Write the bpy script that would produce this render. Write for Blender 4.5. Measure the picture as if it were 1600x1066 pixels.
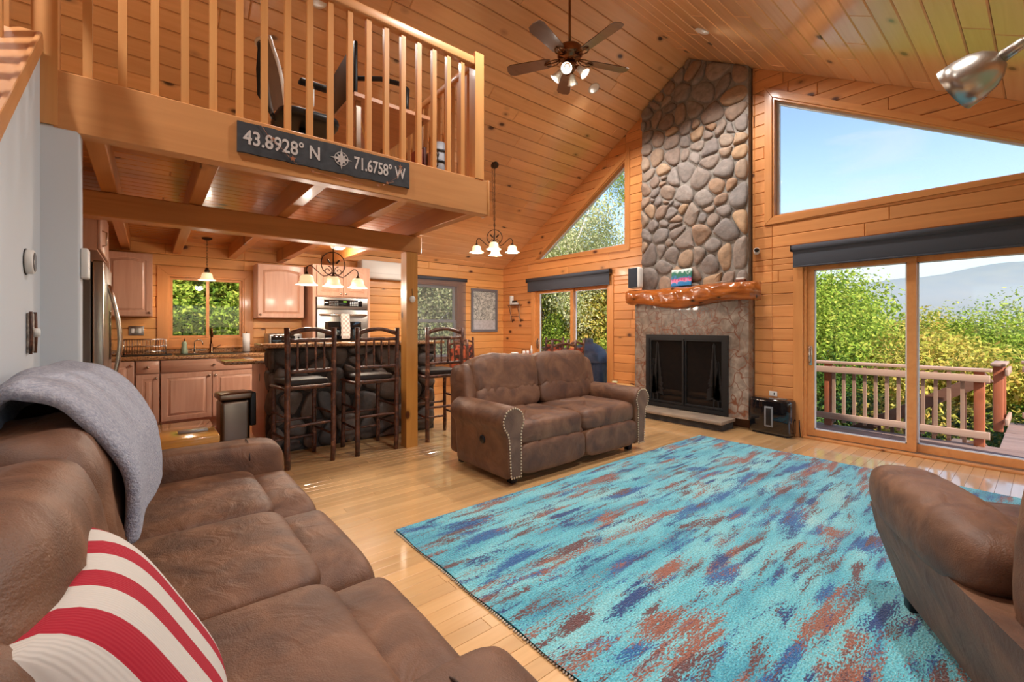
import bpy, bmesh, math, random
from mathutils import Vector, Matrix, noise
for o in list(bpy.data.objects): bpy.data.objects.remove(o)
S = bpy.context.scene
COL = S.collection
PI = math.pi
# ---------------------------------------------------------------- camera
cam_d = bpy.data.cameras.new('camera'); cam = bpy.data.objects.new('camera', cam_d); COL.objects.link(cam)
cam_d.sensor_width = 36; cam_d.lens = 689.5*36/1600; cam_d.shift_y = -22/1600; cam_d.clip_end = 4000; cam_d.clip_start = .02
cam.location = (0, 0, 1.28); cam.rotation_euler = (PI/2, 0, math.radians(-39.48))
S.camera = cam
# ---------------------------------------------------------------- sky, sun, exposure
S.view_settings.view_transform = 'Standard'; S.view_settings.look = 'None'
S.view_settings.gamma = 1; S.view_settings.use_curve_mapping = False
S.view_settings.exposure = 0.0
SUN_DIR = Vector((-.25, -.70, .67)).normalized()      # towards the sun
W = bpy.data.worlds.new('world'); S.world = W; W.use_nodes = True
wn = W.node_tree.nodes; wl = W.node_tree.links
sky = wn.new('ShaderNodeTexSky'); sky.sky_type = 'NISHITA'; sky.sun_disc = False
sky.sun_elevation = math.asin(SUN_DIR.z); sky.sun_rotation = math.atan2(SUN_DIR.x, SUN_DIR.y)
sky.altitude = 200; sky.air_density = 1.0; sky.dust_density = .3; sky.ozone_density = 1.0
tcw = wn.new('ShaderNodeTexCoord'); mpw = wn.new('ShaderNodeMapping'); mpw.inputs['Scale'].default_value = (2.2, 2.2, 9); mpw.inputs['Rotation'].default_value = (0, 0, .6)
nzw = wn.new('ShaderNodeTexNoise'); nzw.inputs['Scale'].default_value = 1.7; nzw.inputs['Detail'].default_value = 6; nzw.inputs['Distortion'].default_value = .6
crw = wn.new('ShaderNodeValToRGB'); crw.color_ramp.elements[0].position = .60; crw.color_ramp.elements[1].position = .80; crw.color_ramp.elements[1].color = (.55, .55, .55, 1)
mxw = wn.new('ShaderNodeMix'); mxw.data_type = 'RGBA'; mxw.inputs[7].default_value = (3.0, 3.1, 3.3, 1)
wl.new(tcw.outputs['Generated'], mpw.inputs[0]); wl.new(mpw.outputs[0], nzw.inputs['Vector']); wl.new(nzw.outputs[0], crw.inputs[0]); wl.new(crw.outputs[0], mxw.inputs[0]); wl.new(sky.outputs[0], mxw.inputs[6])
wl.new(mxw.outputs[2], wn['Background'].inputs[0]); wn['Background'].inputs[1].default_value = .31
sd = bpy.data.lights.new('sun', 'SUN'); sd.energy = 8.0; sd.angle = .01; sd.color = (1, .95, .86)
so = bpy.data.objects.new('sun', sd); COL.objects.link(so)
so.rotation_euler = SUN_DIR.to_track_quat('Z', 'Y').to_euler(); so.location = (0, -20, 30)

HAZE = .003
CAN, DCH, KCH, PEN, FLU, FAN = 225, 22, 24, 9, 30, 1.2       # watts of the room's lamps, added fill included
# ---------------------------------------------------------------- helpers
def srgb(r, g, b):
    f = lambda c: (c/255/12.92 if c/255 <= .04045 else ((c/255+.055)/1.055)**2.4)
    return (f(r), f(g), f(b), 1)
class MB:
    def __init__(s): s.v = []; s.f = []; s.sm = []
    def add(s, vs, fs, M=None, smooth=False):
        n = len(s.v)
        for p in vs:
            p = Vector(p)
            s.v.append(M @ p if M else p)
        for f in fs: s.f.append([i+n for i in f]); s.sm.append(smooth)
        return s
    def box(s, x0, x1, y0, y1, z0, z1, M=None):
        vs = [(x, y, z) for z in (z0, z1) for y in (y0, y1) for x in (x0, x1)]
        return s.add(vs, [(0, 2, 3, 1), (4, 5, 7, 6), (0, 1, 5, 4), (2, 6, 7, 3), (0, 4, 6, 2), (1, 3, 7, 5)], M)
    def bbox(s, x0, x1, y0, y1, z0, z1, r=.005, seg=2, M=None, smooth=True):
        bm = bmesh.new(); bmesh.ops.create_cube(bm, size=1)
        for v in bm.verts: v.co = ((x0+x1)/2+v.co.x*(x1-x0), (y0+y1)/2+v.co.y*(y1-y0), (z0+z1)/2+v.co.z*(z1-z0))
        r = min(r, .49*min(x1-x0, y1-y0, z1-z0))
        bmesh.ops.bevel(bm, geom=bm.edges[:], offset=r, segments=seg, affect='EDGES', profile=.5)
        bm.verts.index_update()
        s.add([v.co.copy() for v in bm.verts], [[v.index for v in f.verts] for f in bm.faces], M, smooth)
        bm.free(); return s
    def lathe(s, prof, n=16, M=None, smooth=True, a0=0, a1=2*PI):
        full = abs(a1-a0-2*PI) < 1e-6; m = n if full else n+1
        vs = [(r*math.cos(a0+(a1-a0)*i/n), r*math.sin(a0+(a1-a0)*i/n), z) for r, z in prof for i in range(m)]
        fs = []
        for k in range(len(prof)-1):
            for i in range(n):
                j = (i+1) % m; a, b = k*m, (k+1)*m
                fs.append((a+i, a+j, b+j, b+i))
        if full:
            if prof[0][0] > 1e-5: fs.append([i for i in range(m)][::-1])
            if prof[-1][0] > 1e-5: fs.append([(len(prof)-1)*m+i for i in range(m)])
        return s.add(vs, fs, M, smooth)
    def tube(s, pts, r, n=8, M=None, smooth=True, closed=False):
        pts = [Vector(p) for p in pts]; L = len(pts)
        rr = r if isinstance(r, (list, tuple)) else [r]*L
        vs = []; nrm = None
        for i, p in enumerate(pts):
            if closed: t = pts[(i+1) % L]-pts[i-1]
            else: t = pts[min(i+1, L-1)]-pts[max(i-1, 0)]
            t.normalize()
            if nrm is None:
                nrm = t.orthogonal().normalized()
            nrm = (nrm-t*nrm.dot(t)).normalized(); b = t.cross(nrm)
            for k in range(n):
                a = 2*PI*k/n; vs.append(p+(nrm*math.cos(a)+b*math.sin(a))*rr[i])
        fs = []
        for i in range(L if closed else L-1):
            for k in range(n):
                a = i*n; c = ((i+1) % L)*n; fs.append((a+k, a+(k+1) % n, c+(k+1) % n, c+k))
        if not closed:
            fs.append(list(range(n))[::-1]); fs.append([(L-1)*n+k for k in range(n)])
        return s.add(vs, fs, M, smooth)
    def cyl(s, p0, p1, r, n=12, r1=None, M=None, smooth=True):
        return s.tube([p0, p1], [r, r if r1 is None else r1], n, M, smooth)
    def plate(s, poly, t, ch=0., M=None, z0=0.):
        """convex polygon (ccw) in local xy, thickness along +z, chamfered front edge"""
        n = len(poly); vs = [(x, y, z0) for x, y in poly]; fs = [list(range(n))[::-1]]
        if ch <= 0:
            vs += [(x, y, z0+t) for x, y in poly]
            fs += [(i, (i+1) % n, n+(i+1) % n, n+i) for i in range(n)]; fs.append([n+i for i in range(n)])
        else:
            ins = inset(poly, ch)
            vs += [(x, y, z0+t-ch) for x, y in poly]+[(x, y, z0+t) for x, y in ins]
            for b in (0, n): fs += [(b+i, b+(i+1) % n, b+n+(i+1) % n, b+n+i) for i in range(n)]
            fs.append([2*n+i for i in range(n)])
        return s.add(vs, fs, M)
    def prism(s, poly, t, M=None, z0=0.):
        n = len(poly)
        vs = [(x, y, z0) for x, y in poly]+[(x, y, z0+t) for x, y in poly]
        fs = [list(range(n))[::-1], [n+i for i in range(n)]]+[(i, (i+1) % n, n+(i+1) % n, n+i) for i in range(n)]
        return s.add(vs, fs, M)
    def sell(s, c, R, e1=.3, e2=.3, nu=32, nv=16, M=None, fn=None):
        """superellipsoid; e small = boxy"""
        sg = lambda v, e: math.copysign(abs(v)**e, v)
        vs = []; fs = []
        for j in range(nv+1):
            ph = -PI/2+PI*j/nv
            for i in range(nu):
                th = 2*PI*i/nu
                p = Vector((R[0]*sg(math.cos(ph), e1)*sg(math.cos(th), e2), R[1]*sg(math.cos(ph), e1)*sg(math.sin(th), e2), R[2]*sg(math.sin(ph), e1)))
                if fn: p = fn(p)
                vs.append(p+Vector(c))
        for j in range(nv):
            for i in range(nu):
                k = (i+1) % nu; fs.append((j*nu+i, j*nu+k, (j+1)*nu+k, (j+1)*nu+i))
        return s.add(vs, fs, M, True)
    def grid(s, fn, nu, nv, M=None, smooth=True, flip=False):
        vs = [fn(i/nu, j/nv) for j in range(nv+1) for i in range(nu+1)]
        fs = []
        for j in range(nv):
            for i in range(nu):
                a = j*(nu+1)+i; q = (a, a+1, a+nu+2, a+nu+1); fs.append(q[::-1] if flip else q)
        return s.add(vs, fs, M, smooth)
    def mesh(s, name):
        me = bpy.data.meshes.new(name); me.from_pydata([tuple(v) for v in s.v], [], s.f)
        me.polygons.foreach_set('use_smooth', s.sm); me.update(); return me
    def obj(s, name, mat, parent=None, loc=None, rot=None, M=None, merge=False):
        me = s.mesh(name)
        if merge:
            bm = bmesh.new(); bm.from_mesh(me); bmesh.ops.remove_doubles(bm, verts=bm.verts, dist=1e-5)
            bmesh.ops.recalc_face_normals(bm, faces=bm.faces); bm.to_mesh(me); bm.free()
        return link(me, name, mat, parent, loc, rot, M)
def link(me, name, mat, parent=None, loc=None, rot=None, M=None):
    if mat and not me.materials: me.materials.append(mat)
    o = bpy.data.objects.new(name, me); COL.objects.link(o)
    if parent: o.parent = parent
    if M is not None: o.matrix_basis = M
    if loc: o.location = loc
    if rot: o.rotation_euler = rot
    return o
def tag(o, label=None, cat=None, group=None, kind=None):
    if label: o['label'] = label
    if cat: o['category'] = cat
    if group: o['group'] = group
    if kind: o['kind'] = kind
    return o
def thing(name, label, cat, loc=(0, 0, 0), rz=0, group=None, kind=None):
    o = bpy.data.objects.new(name, None); COL.objects.link(o); o.empty_display_size = .1
    o.location = loc; o.rotation_euler = (0, 0, rz)
    return tag(o, label, cat, group, kind)
def copy_tree(o, parent=None):
    c = o.copy(); COL.objects.link(c); c.parent = parent
    for ch in list(o.children): copy_tree(ch, c)
    return c
def smooth_sub(o, n=1):
    m = o.modifiers.new('sub', 'SUBSURF'); m.levels = n; m.render_levels = n; return o
def frame(o, x, y, z):
    """matrix from origin and axes"""
    return Matrix(((x[0], y[0], z[0], o[0]), (x[1], y[1], z[1], o[1]), (x[2], y[2], z[2], o[2]), (0, 0, 0, 1)))
T = Matrix.Translation
def RX(a): return Matrix.Rotation(a, 4, 'X')
def RY(a): return Matrix.Rotation(a, 4, 'Y')
def RZ(a): return Matrix.Rotation(a, 4, 'Z')
# --- 2d polygon tools
def area(p): return .5*sum(p[i][0]*p[(i+1) % len(p)][1]-p[(i+1) % len(p)][0]*p[i][1] for i in range(len(p)))
def ccw(p): return p if area(p) > 0 else p[::-1]
def clip(poly, a, b, keep_left=True):
    """clip convex polygon by the line a->b"""
    sd_ = lambda p: ((b[0]-a[0])*(p[1]-a[1])-(b[1]-a[1])*(p[0]-a[0]))*(1 if keep_left else -1)
    out = []
    for i in range(len(poly)):
        p, q = poly[i], poly[(i+1) % len(poly)]; sp, sq = sd_(p), sd_(q)
        if sp >= 0: out.append(p)
        if (sp > 0 and sq < 0) or (sp < 0 and sq > 0):
            t = sp/(sp-sq); out.append((p[0]+t*(q[0]-p[0]), p[1]+t*(q[1]-p[1])))
    res = []
    for p in out:
        if not res or (abs(p[0]-res[-1][0])+abs(p[1]-res[-1][1]) > 1e-6): res.append(p)
    if len(res) > 1 and abs(res[0][0]-res[-1][0])+abs(res[0][1]-res[-1][1]) < 1e-6: res.pop()
    return res if len(res) > 2 and abs(area(res)) > 1e-6 else []
def clip_to(poly, conv):
    for i in range(len(conv)):
        if not poly: break
        poly = clip(poly, conv[i], conv[(i+1) % len(conv)])
    return poly
def subtract(polys, hole):
    out = []
    for p in polys:
        rest = p
        for i in range(len(hole)):
            if not rest: break
            a, b = hole[i], hole[(i+1) % len(hole)]
            o = clip(rest, a, b, False)
            if o: out.append(o)
            rest = clip(rest, a, b)
    return out
def inset(poly, d):
    n = len(poly); res = []
    for i in range(n):
        p0, p1, p2 = Vector(poly[i-1]), Vector(poly[i]), Vector(poly[(i+1) % n])
        e1 = (p1-p0); e2 = (p2-p1)
        if e1.length < 1e-7 or e2.length < 1e-7: res.append(tuple(p1)); continue
        e1.normalize(); e2.normalize()
        n1 = Vector((-e1.y, e1.x)); n2 = Vector((-e2.y, e2.x)); m = n1+n2
        k = 1+n1.dot(n2)
        res.append(tuple(p1+m*(d/max(k, .35))))
    return res
def board_wall(parent, name, M, region, holes, course, mat, t=.022, ch=.007, joint=(1.6, 3.6), seed=0, v0=0.):
    rnd = random.Random(seed)
    us = [p[0] for p in region]; vs_ = [p[1] for p in region]
    v = v0
    while v < max(vs_):
        cuts = []; u = min(us)+rnd.uniform(.3, joint[1])
        while u < max(us): cuts.append(u); u += rnd.uniform(*joint)
        xs = [min(us)-1]+cuts+[max(us)+1]
        for a, b in zip(xs[:-1], xs[1:]):
            pcs = [clip_to([(a+.001, v+.0016), (b-.001, v+.0016), (b-.001, v+course-.0016), (a+.001, v+course-.0016)], region)]
            pcs = [p for p in pcs if p]
            for h in holes: pcs = subtract(pcs, h)
            for p in pcs:
                p = ccw(p); c = (min(q[0] for q in p), min(q[1] for q in p))
                w = max(q[0] for q in p)-c[0]; hgt = max(q[1] for q in p)-c[1]
                if w < .012 or hgt < .006: continue
                q = [(x-c[0], y-c[1]) for x, y in p]
                MB().plate(q, t, min(ch, .3*min(w, hgt))).obj(name, mat, parent, M=M @ T((c[0], c[1], 0)))
        v += course
def slab_wall(name, M, region, holes, mat, t=.12):
    """structural backing behind the boards, with the openings cut out"""
    pcs = [region]
    for h in holes: pcs = subtract(pcs, h)
    mb = MB()
    for p in pcs: mb.plate(ccw(p), t, 0, T((0, 0, -t)))
    o = mb.obj(name, mat, None, M=M); tag(o, kind='structure'); return o
# ---------------------------------------------------------------- materials
def newmat(name):
    m = bpy.data.materials.new(name); m.use_nodes = True
    nt = m.node_tree; return m, nt.nodes, nt.links, nt.nodes['Principled BSDF']
def ramp(N, stops):
    r = N.new('ShaderNodeValToRGB'); e = r.color_ramp.elements
    while len(e) < len(stops): e.new(.5)
    for x, (p, c) in zip(e, stops): x.position = p; x.color = c if len(c) == 4 else (*c, 1)
    return r
def coords(N, L, scale=(1, 1, 1), rnd=True):
    tc = N.new('ShaderNodeTexCoord'); mp = N.new('ShaderNodeMapping'); mp.inputs['Scale'].default_value = scale
    if rnd:
        oi = N.new('ShaderNodeObjectInfo'); mu = N.new('ShaderNodeMath'); mu.operation = 'MULTIPLY'; mu.inputs[1].default_value = 61
        L.new(oi.outputs['Random'], mu.inputs[0]); va = N.new('ShaderNodeVectorMath'); va.operation = 'ADD'
        L.new(tc.outputs['Object'], va.inputs[0]); L.new(mu.outputs[0], va.inputs[1]); L.new(va.outputs[0], mp.inputs[0])
        return mp.outputs[0], va.outputs[0], oi.outputs['Random']
    L.new(tc.outputs['Object'], mp.inputs[0]); return mp.outputs[0], tc.outputs['Object'], None
def nz(N, L, vec, scale, detail=3, dist=0, rough=.5):
    n = N.new('ShaderNodeTexNoise'); n.inputs['Scale'].default_value = scale; n.inputs['Detail'].default_value = detail
    n.inputs['Distortion'].default_value = dist; n.inputs['Roughness'].default_value = rough
    L.new(vec, n.inputs['Vector']); return n.outputs[0]
def mixc(N, L, fac, a, b, mode='MIX'):
    m = N.new('ShaderNodeMix'); m.data_type = 'RGBA'; m.blend_type = mode
    for s_, v in ((m.inputs[0], fac), (m.inputs[6], a), (m.inputs[7], b)):
        if hasattr(v, 'is_output'): L.new(v, s_)
        else: s_.default_value = v
    return m.outputs[2]
def bump(N, L, P, h, strength=.2, dist=.01):
    b = N.new('ShaderNodeBump'); b.inputs['Strength'].default_value = strength; b.inputs['Distance'].default_value = dist
    L.new(h, b.inputs['Height']); L.new(b.outputs[0], P.inputs['Normal'])
def wood(name, c1, c2, axis=0, rough=.35, coat=.25, knots=.5, kcol=(60, 28, 12), var=.3, grain=1., kscale=1., bmp=.06, crough=.12):
    m, N, L, P = newmat(name)
    sc = [7*grain]*3; sc[axis] = .45*grain
    v, raw, rnd = coords(N, L, sc)
    n = nz(N, L, v, 2.2, 4, .8)
    cm = [(p+q)/2 for p, q in zip(c1, c2)]; r = ramp(N, [(.2, srgb(*cm)), (.55, srgb(*c1)), (.85, srgb(*[min(255, c*1.05) for c in c1]))]); L.new(n, r.inputs[0])
    col = r.outputs[0]
    if knots > 0:
        mp = N.new('ShaderNodeMapping'); s2 = [5.2*kscale]*3; s2[axis] = 3.2*kscale
        if axis == 0: s2[2] = 0
        mp.inputs['Scale'].default_value = s2; L.new(raw, mp.inputs[0])
        vo = N.new('ShaderNodeTexVoronoi'); vo.inputs['Scale'].default_value = 1; L.new(mp.outputs[0], vo.inputs['Vector'])
        kr = ramp(N, [(.08, (1, 1, 1)), (.13, (.8, .8, .8)), (.16, (.3, .3, .3)), (.27, (0, 0, 0))]); L.new(vo.outputs['Distance'], kr.inputs[0])
        sp = N.new('ShaderNodeSeparateColor'); L.new(vo.outputs['Color'], sp.inputs[0])
        gt = N.new('ShaderNodeMath'); gt.operation = 'LESS_THAN'; gt.inputs[1].default_value = knots; L.new(sp.outputs[0], gt.inputs[0])
        mu = N.new('ShaderNodeMath'); mu.operation = 'MULTIPLY'; L.new(kr.outputs[0], mu.inputs[0]); L.new(gt.outputs[0], mu.inputs[1])
        col = mixc(N, L, mu.outputs[0], col, srgb(*kcol))
    hs = N.new('ShaderNodeHueSaturation'); L.new(col, hs.inputs['Color'])
    mr = N.new('ShaderNodeMapRange'); mr.inputs[3].default_value = 1-var*.6; mr.inputs[4].default_value = 1+var*.4; L.new(rnd, mr.inputs[0]); L.new(mr.outputs[0], hs.inputs['Value'])
    L.new(hs.outputs[0], P.inputs['Base Color'])
    P.inputs['Roughness'].default_value = rough; P.inputs['Coat Weight'].default_value = coat; P.inputs['Coat Roughness'].default_value = crough
    if bmp: bump(N, L, P, n, bmp, .01)
    return m
def plain(name, c, rough=.5, metal=0, coat=0, var=0, vscale=8, bmp=0, bscale=60, spec=None, c2=None, rnd=False):
    m, N, L, P = newmat(name)
    P.inputs['Base Color'].default_value = srgb(*c); P.inputs['Roughness'].default_value = rough; P.inputs['Metallic'].default_value = metal
    P.inputs['Coat Weight'].default_value = coat
    if spec is not None: P.inputs['Specular IOR Level'].default_value = spec
    if var or c2:
        v, raw, _ = coords(N, L, (1, 1, 1), rnd)
        n = nz(N, L, v, vscale, 4, .5)
        a = c2 if c2 else [x*(1-var) for x in c]
        r = ramp(N, [(.3, srgb(*a)), (.7, srgb(*c))]); L.new(n, r.inputs[0]); L.new(r.outputs[0], P.inputs['Base Color'])
    if bmp:
        v, raw, _ = coords(N, L, (1, 1, 1), rnd); bump(N, L, P, nz(N, L, v, bscale, 3), bmp, .01)
    return m
def emit(name, c, strength, base=(255, 255, 255)):
    m, N, L, P = newmat(name); P.inputs['Base Color'].default_value = srgb(*base)
    P.inputs['Emission Color'].default_value = srgb(*c); P.inputs['Emission Strength'].default_value = strength; P.inputs['Roughness'].default_value = .3
    return m
def seethrough(name, c, fac, rough=.02, glossy=True):
    """pane or mesh: lets light straight through, part surface"""
    m = bpy.data.materials.new(name); m.use_nodes = True; N = m.node_tree.nodes; L = m.node_tree.links; N.clear()
    o = N.new('ShaderNodeOutputMaterial'); mx = N.new('ShaderNodeMixShader'); t = N.new('ShaderNodeBsdfTransparent')
    g = N.new('ShaderNodeBsdfGlossy' if glossy else 'ShaderNodeBsdfDiffuse'); g.inputs[0].default_value = srgb(*c)
    if glossy: g.inputs['Roughness'].default_value = rough
    mx.inputs[0].default_value = fac
    if glossy:
        lw = N.new('ShaderNodeLayerWeight'); lw.inputs[0].default_value = .5
        pw = N.new('ShaderNodeMath'); pw.operation = 'POWER'; pw.inputs[1].default_value = 4; L.new(lw.outputs['Facing'], pw.inputs[0])
        ma = N.new('ShaderNodeMath'); ma.operation = 'MULTIPLY_ADD'; ma.inputs[1].default_value = .5; ma.inputs[2].default_value = .012
        L.new(pw.outputs[0], ma.inputs[0]); L.new(ma.outputs[0], mx.inputs[0])
    L.new(t.outputs[0], mx.inputs[1]); L.new(g.outputs[0], mx.inputs[2]); L.new(mx.outputs[0], o.inputs[0]); return m
def leather(name, c1, c2, c3):
    m, N, L, P = newmat(name)
    v, raw, _ = coords(N, L, (1, 1, 1), True)
    a = nz(N, L, v, 5, 5, 1.2); r = ramp(N, [(.3, srgb(*c2)), (.5, srgb(*c1)), (.72, srgb(*c3))]); L.new(a, r.inputs[0])
    L.new(r.outputs[0], P.inputs['Base Color']); P.inputs['Roughness'].default_value = .55
    P.inputs['Sheen Weight'].default_value = .06; P.inputs['Sheen Roughness'].default_value = .4; P.inputs['Sheen Tint'].default_value = srgb(230, 200, 170)
    b1 = nz(N, L, v, 260, 2); b2 = nz(N, L, v, 9, 3, 1.5)
    mx = N.new('ShaderNodeMath'); mx.operation = 'MULTIPLY_ADD'; L.new(b2, mx.inputs[0]); mx.inputs[1].default_value = 5; L.new(b1, mx.inputs[2])
    bump(N, L, P, mx.outputs[0], .35, .004)
    return m
M_ceil = wood('varnished_pine_ceiling', (226, 178, 128), (206, 148, 94), 0, .34, 1., .36, (58, 26, 12), .2, crough=.16)
M_ceil.node_tree.nodes['Principled BSDF'].inputs['Coat IOR'].default_value = 1.7
M_gable = wood('orange_pine_siding', (214, 146, 86), (190, 116, 60), 0, .42, .15, .26, (74, 32, 14), .22)
M_eave = wood('golden_pine_siding', (226, 164, 96), (204, 132, 70), 0, .42, .15, .22, (84, 38, 16), .2)
M_trim = wood('pine_casing', (208, 142, 82), (186, 114, 58), 0, .4, .2, .12, (90, 40, 16), .12)
M_trimv = wood('pine_casing_upright', (208, 142, 82), (186, 114, 58), 1, .4, .2, .12, (90, 40, 16), .12)
M_floor = wood('maple_strip_floor', (218, 174, 120), (196, 144, 88), 0, .28, 1., 0, var=.24, grain=1.2, bmp=.03, crough=.07)
M_floor.node_tree.nodes['Principled BSDF'].inputs['Coat IOR'].default_value = 1.7
M_fir = wood('fir_loft_timber', (208, 148, 94), (184, 120, 70), 0, .4, .2, .1, (80, 36, 14), .05)
M_firv = wood('fir_baluster', (214, 154, 94), (192, 124, 66), 2, .4, .2, 0, var=.16)
M_beam = wood('knotty_pine_beam', (196, 132, 70), (166, 98, 44), 0, .42, .15, .6, (44, 20, 10), .1, kscale=.75)
M_post = wood('knotty_pine_post', (206, 146, 70), (178, 112, 44), 2, .38, .25, .5, (84, 40, 14), .1)
M_tng = wood('loft_underside_pine', (206, 140, 74), (172, 100, 46), 0, .3, .4, .4, (80, 34, 14), .2)
M_back = plain('wall_core', (120, 80, 50), .8)
M_white = plain('white_plaster', (198, 205, 212), .75, bmp=.08, bscale=14)
M_paint = plain('white_paint', (225, 225, 222), .4)
M_glass = seethrough('window_glass', (255, 255, 255), .06)
M_shade = plain('charcoal_shade_fabric', (66, 70, 80), .85, bmp=.05, bscale=300)
M_screen = seethrough('grey_solar_screen', (104, 108, 116), .34, glossy=False)
M_alu = plain('white_vinyl', (214, 220, 224), .4)
M_steel = plain('brushed_steel', (172, 168, 162), .3, 1, bmp=.04, bscale=90)
M_steeld = plain('dark_brushed_steel', (128, 112, 98), .32, 1)
M_nickel = plain('nickel', (200, 190, 178), .22, 1)
M_black = plain('black_metal', (26, 26, 28), .42, .3)
M_blackg = plain('gloss_black', (12, 14, 18), .06, coat=.5)
M_bronze = plain('aged_bronze', (62, 46, 36), .4, .7)
M_brass = plain('antique_brass', (128, 92, 66), .25, 1)
# ---------------------------------------------------------------- room shell
GX, EY, SY, WX = 5.88, 7.43, -1.14, -3.2      # gable wall, kitchen eave wall, south wall, west wall
RY_, RZ_, SL = 3.15, 5.0, .583                # ridge y, ridge z, roof slope
def roof(y): return RZ_-SL*abs(y-RY_)
A = math.atan(SL); ca, sa = math.cos(A), math.sin(A)
rnd = random.Random(4)
# floor: sub floor slab and strip boards running along x
fl = MB().box(WX, GX+.1, SY-.1, EY+.1, -.15, -.02).obj('floor', M_back); tag(fl, kind='structure')
RUG = (1.19, 4.98, -.75, 2.59)
bw = .0826; boards = []
y = SY; k = 0
while y < EY:
    x = WX-rnd.uniform(0, 1.1)
    while x < GX:
        l = rnd.uniform(.55, 1.5); x1 = min(x+l, GX)
        xa = max(x, WX)
        if x1-xa > .05:
            cx, cy = (xa+x1)/2, y+bw/2; w = cx*.6358+cy*.7719; lat = cx*.7719-cy*.6358
            hid = (RUG[0] < xa and x1 < RUG[1] and RUG[2] < y and y+bw < RUG[3]) or w < .8 or abs(lat/w) > 1.25 or (cy > 6.0 and cx < 2.8) or (cx < .6 and cy < 3)
            boards.append(((-1 if hid else (x1-xa)/max(w, .5)**3), xa, x1, y))
        x = x1
    y += bw
boards.sort(key=lambda b: -b[0])
for i, (s_, xa, x1, y) in enumerate(boards[:300]):
    MB().plate([(0, 0), (x1-xa-.0012, 0), (x1-xa-.0012, bw-.0012), (0, bw-.0012)], .02, .0012).obj('floor_board', M_floor, fl, loc=(xa, y, -.02))
mb = MB()
for s_, xa, x1, y in boards[300:]:
    mb.plate([(xa, y), (x1-.0012, y), (x1-.0012, y+bw-.0012), (xa, y+bw-.0012)], .02, .0012, T((0, 0, -.02)))
tag(mb.obj('distant_floor_boards', M_floor, fl), kind='stuff')
# ceiling: two slopes of tongue and groove planks
ce = MB()
OV = .55
for sgn in (1, -1):
    ye = EY+.5 if sgn > 0 else SY-1.0  # south eave made deep, out of view, to keep sun off the added windows
    z1 = roof(ye)
    ce.add([(WX, RY_, RZ_+.03), (GX+OV, RY_, RZ_+.03), (GX+OV, ye, z1+.03), (WX, ye, z1+.03), (WX, RY_, RZ_+.25), (GX+OV, RY_, RZ_+.25), (GX+OV, ye, z1+.25), (WX, ye, z1+.25)],
           [(0, 1, 2, 3), (4, 7, 6, 5), (0, 4, 5, 1), (1, 5, 6, 2), (2, 6, 7, 3), (3, 7, 4, 0)])
ceil = ce.obj('ceiling', M_back); tag(ceil, kind='structure')
cw = .178
for sgn in (1, -1):
    half = (EY-RY_ if sgn > 0 else RY_-SY)/ca
    rows = int(half/cw)+1
    for r in range(rows):
        s0 = r*cw; s1 = min(s0+cw, half)
        x = WX-rnd.uniform(0, 2.5)
        while x < GX:
            x1 = min(x+rnd.uniform(1.9, 4.2), GX); xa = max(x, WX); x = x1
            if x1-xa < .1: continue
            Lx, wy = x1-xa-.0016, s1-s0-.0035
            y0 = RY_+sgn*s0*ca; z0 = RZ_-s0*sa
            yy = RY_+sgn*s1*ca; zz = RZ_-s1*sa
            if sgn > 0: Mx = frame((xa, yy, zz+.022), (1, 0, 0), (0, -ca, sa), (0, -sa, -ca))
            else: Mx = frame((x1, yy, zz+.022), (-1, 0, 0), (0, ca, sa), (0, sa, -ca))
            MB().plate([(0, 0), (Lx, 0), (Lx, wy), (0, wy)], .022, .008).obj('ceiling_plank', M_ceil, ceil, M=Mx)
# gable wall (fireplace wall)
MG = frame((GX, 0, 0), (0, -1, 0), (0, 0, 1), (-1, 0, 0))      # u = -y
G = lambda y, z: (-y, z)
reg = ccw([G(SY, 0), G(EY, 0), G(EY, roof(EY)), G(RY_, RZ_), G(SY, roof(SY))])
H_trap = ccw([G(2.13, 2.61), G(2.13, 4.075), G(-.36, 2.61)])
H_tri = ccw([G(6.40, 2.58), G(4.27, 2.58), G(4.27, 3.95)])
H_sl = ccw([G(1.80, 0), G(1.80, 2.03), G(-.10, 2.03), G(-.10, 0)])
H_ss = ccw([G(6.40, 0), G(6.40, 2.03), G(4.60, 2.03), G(4.60, 0)])
H_ch = ccw([G(3.93, 1.5), G(3.93, 5.0), G(2.36, 5.0), G(2.36, 1.5)])
H_su = ccw([G(4.0, 0), G(4.0, 1.68), G(2.335, 1.68), G(2.335, 0)])
holes = [H_trap, H_tri, H_sl, H_ss]
wg = slab_wall('wall_east', MG, reg, holes, M_back)
board_wall(wg, 'siding_board', Matrix.Identity(4), reg, holes+[H_ch, H_su], .14, M_gable, seed=2)
# kitchen / dining eave wall
ME = frame((0, EY, 0), (1, 0, 0), (0, 0, 1), (0, -1, 0))
regE = [(WX, 0), (GX, 0), (GX, roof(EY)), (WX, roof(EY))]
H_kw = [(.2, 1.11), (1.07, 1.11), (1.07, 1.97), (.2, 1.97)]
H_dw = [(3.72, .68), (4.72, .68), (4.72, 2.1), (3.72, 2.1)]
we = slab_wall('wall_north', ME, regE, [H_kw, H_dw], M_back)
board_wall(we, 'siding_board', Matrix.Identity(4), regE, [H_kw, H_dw], .14, M_eave, seed=5)
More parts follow.
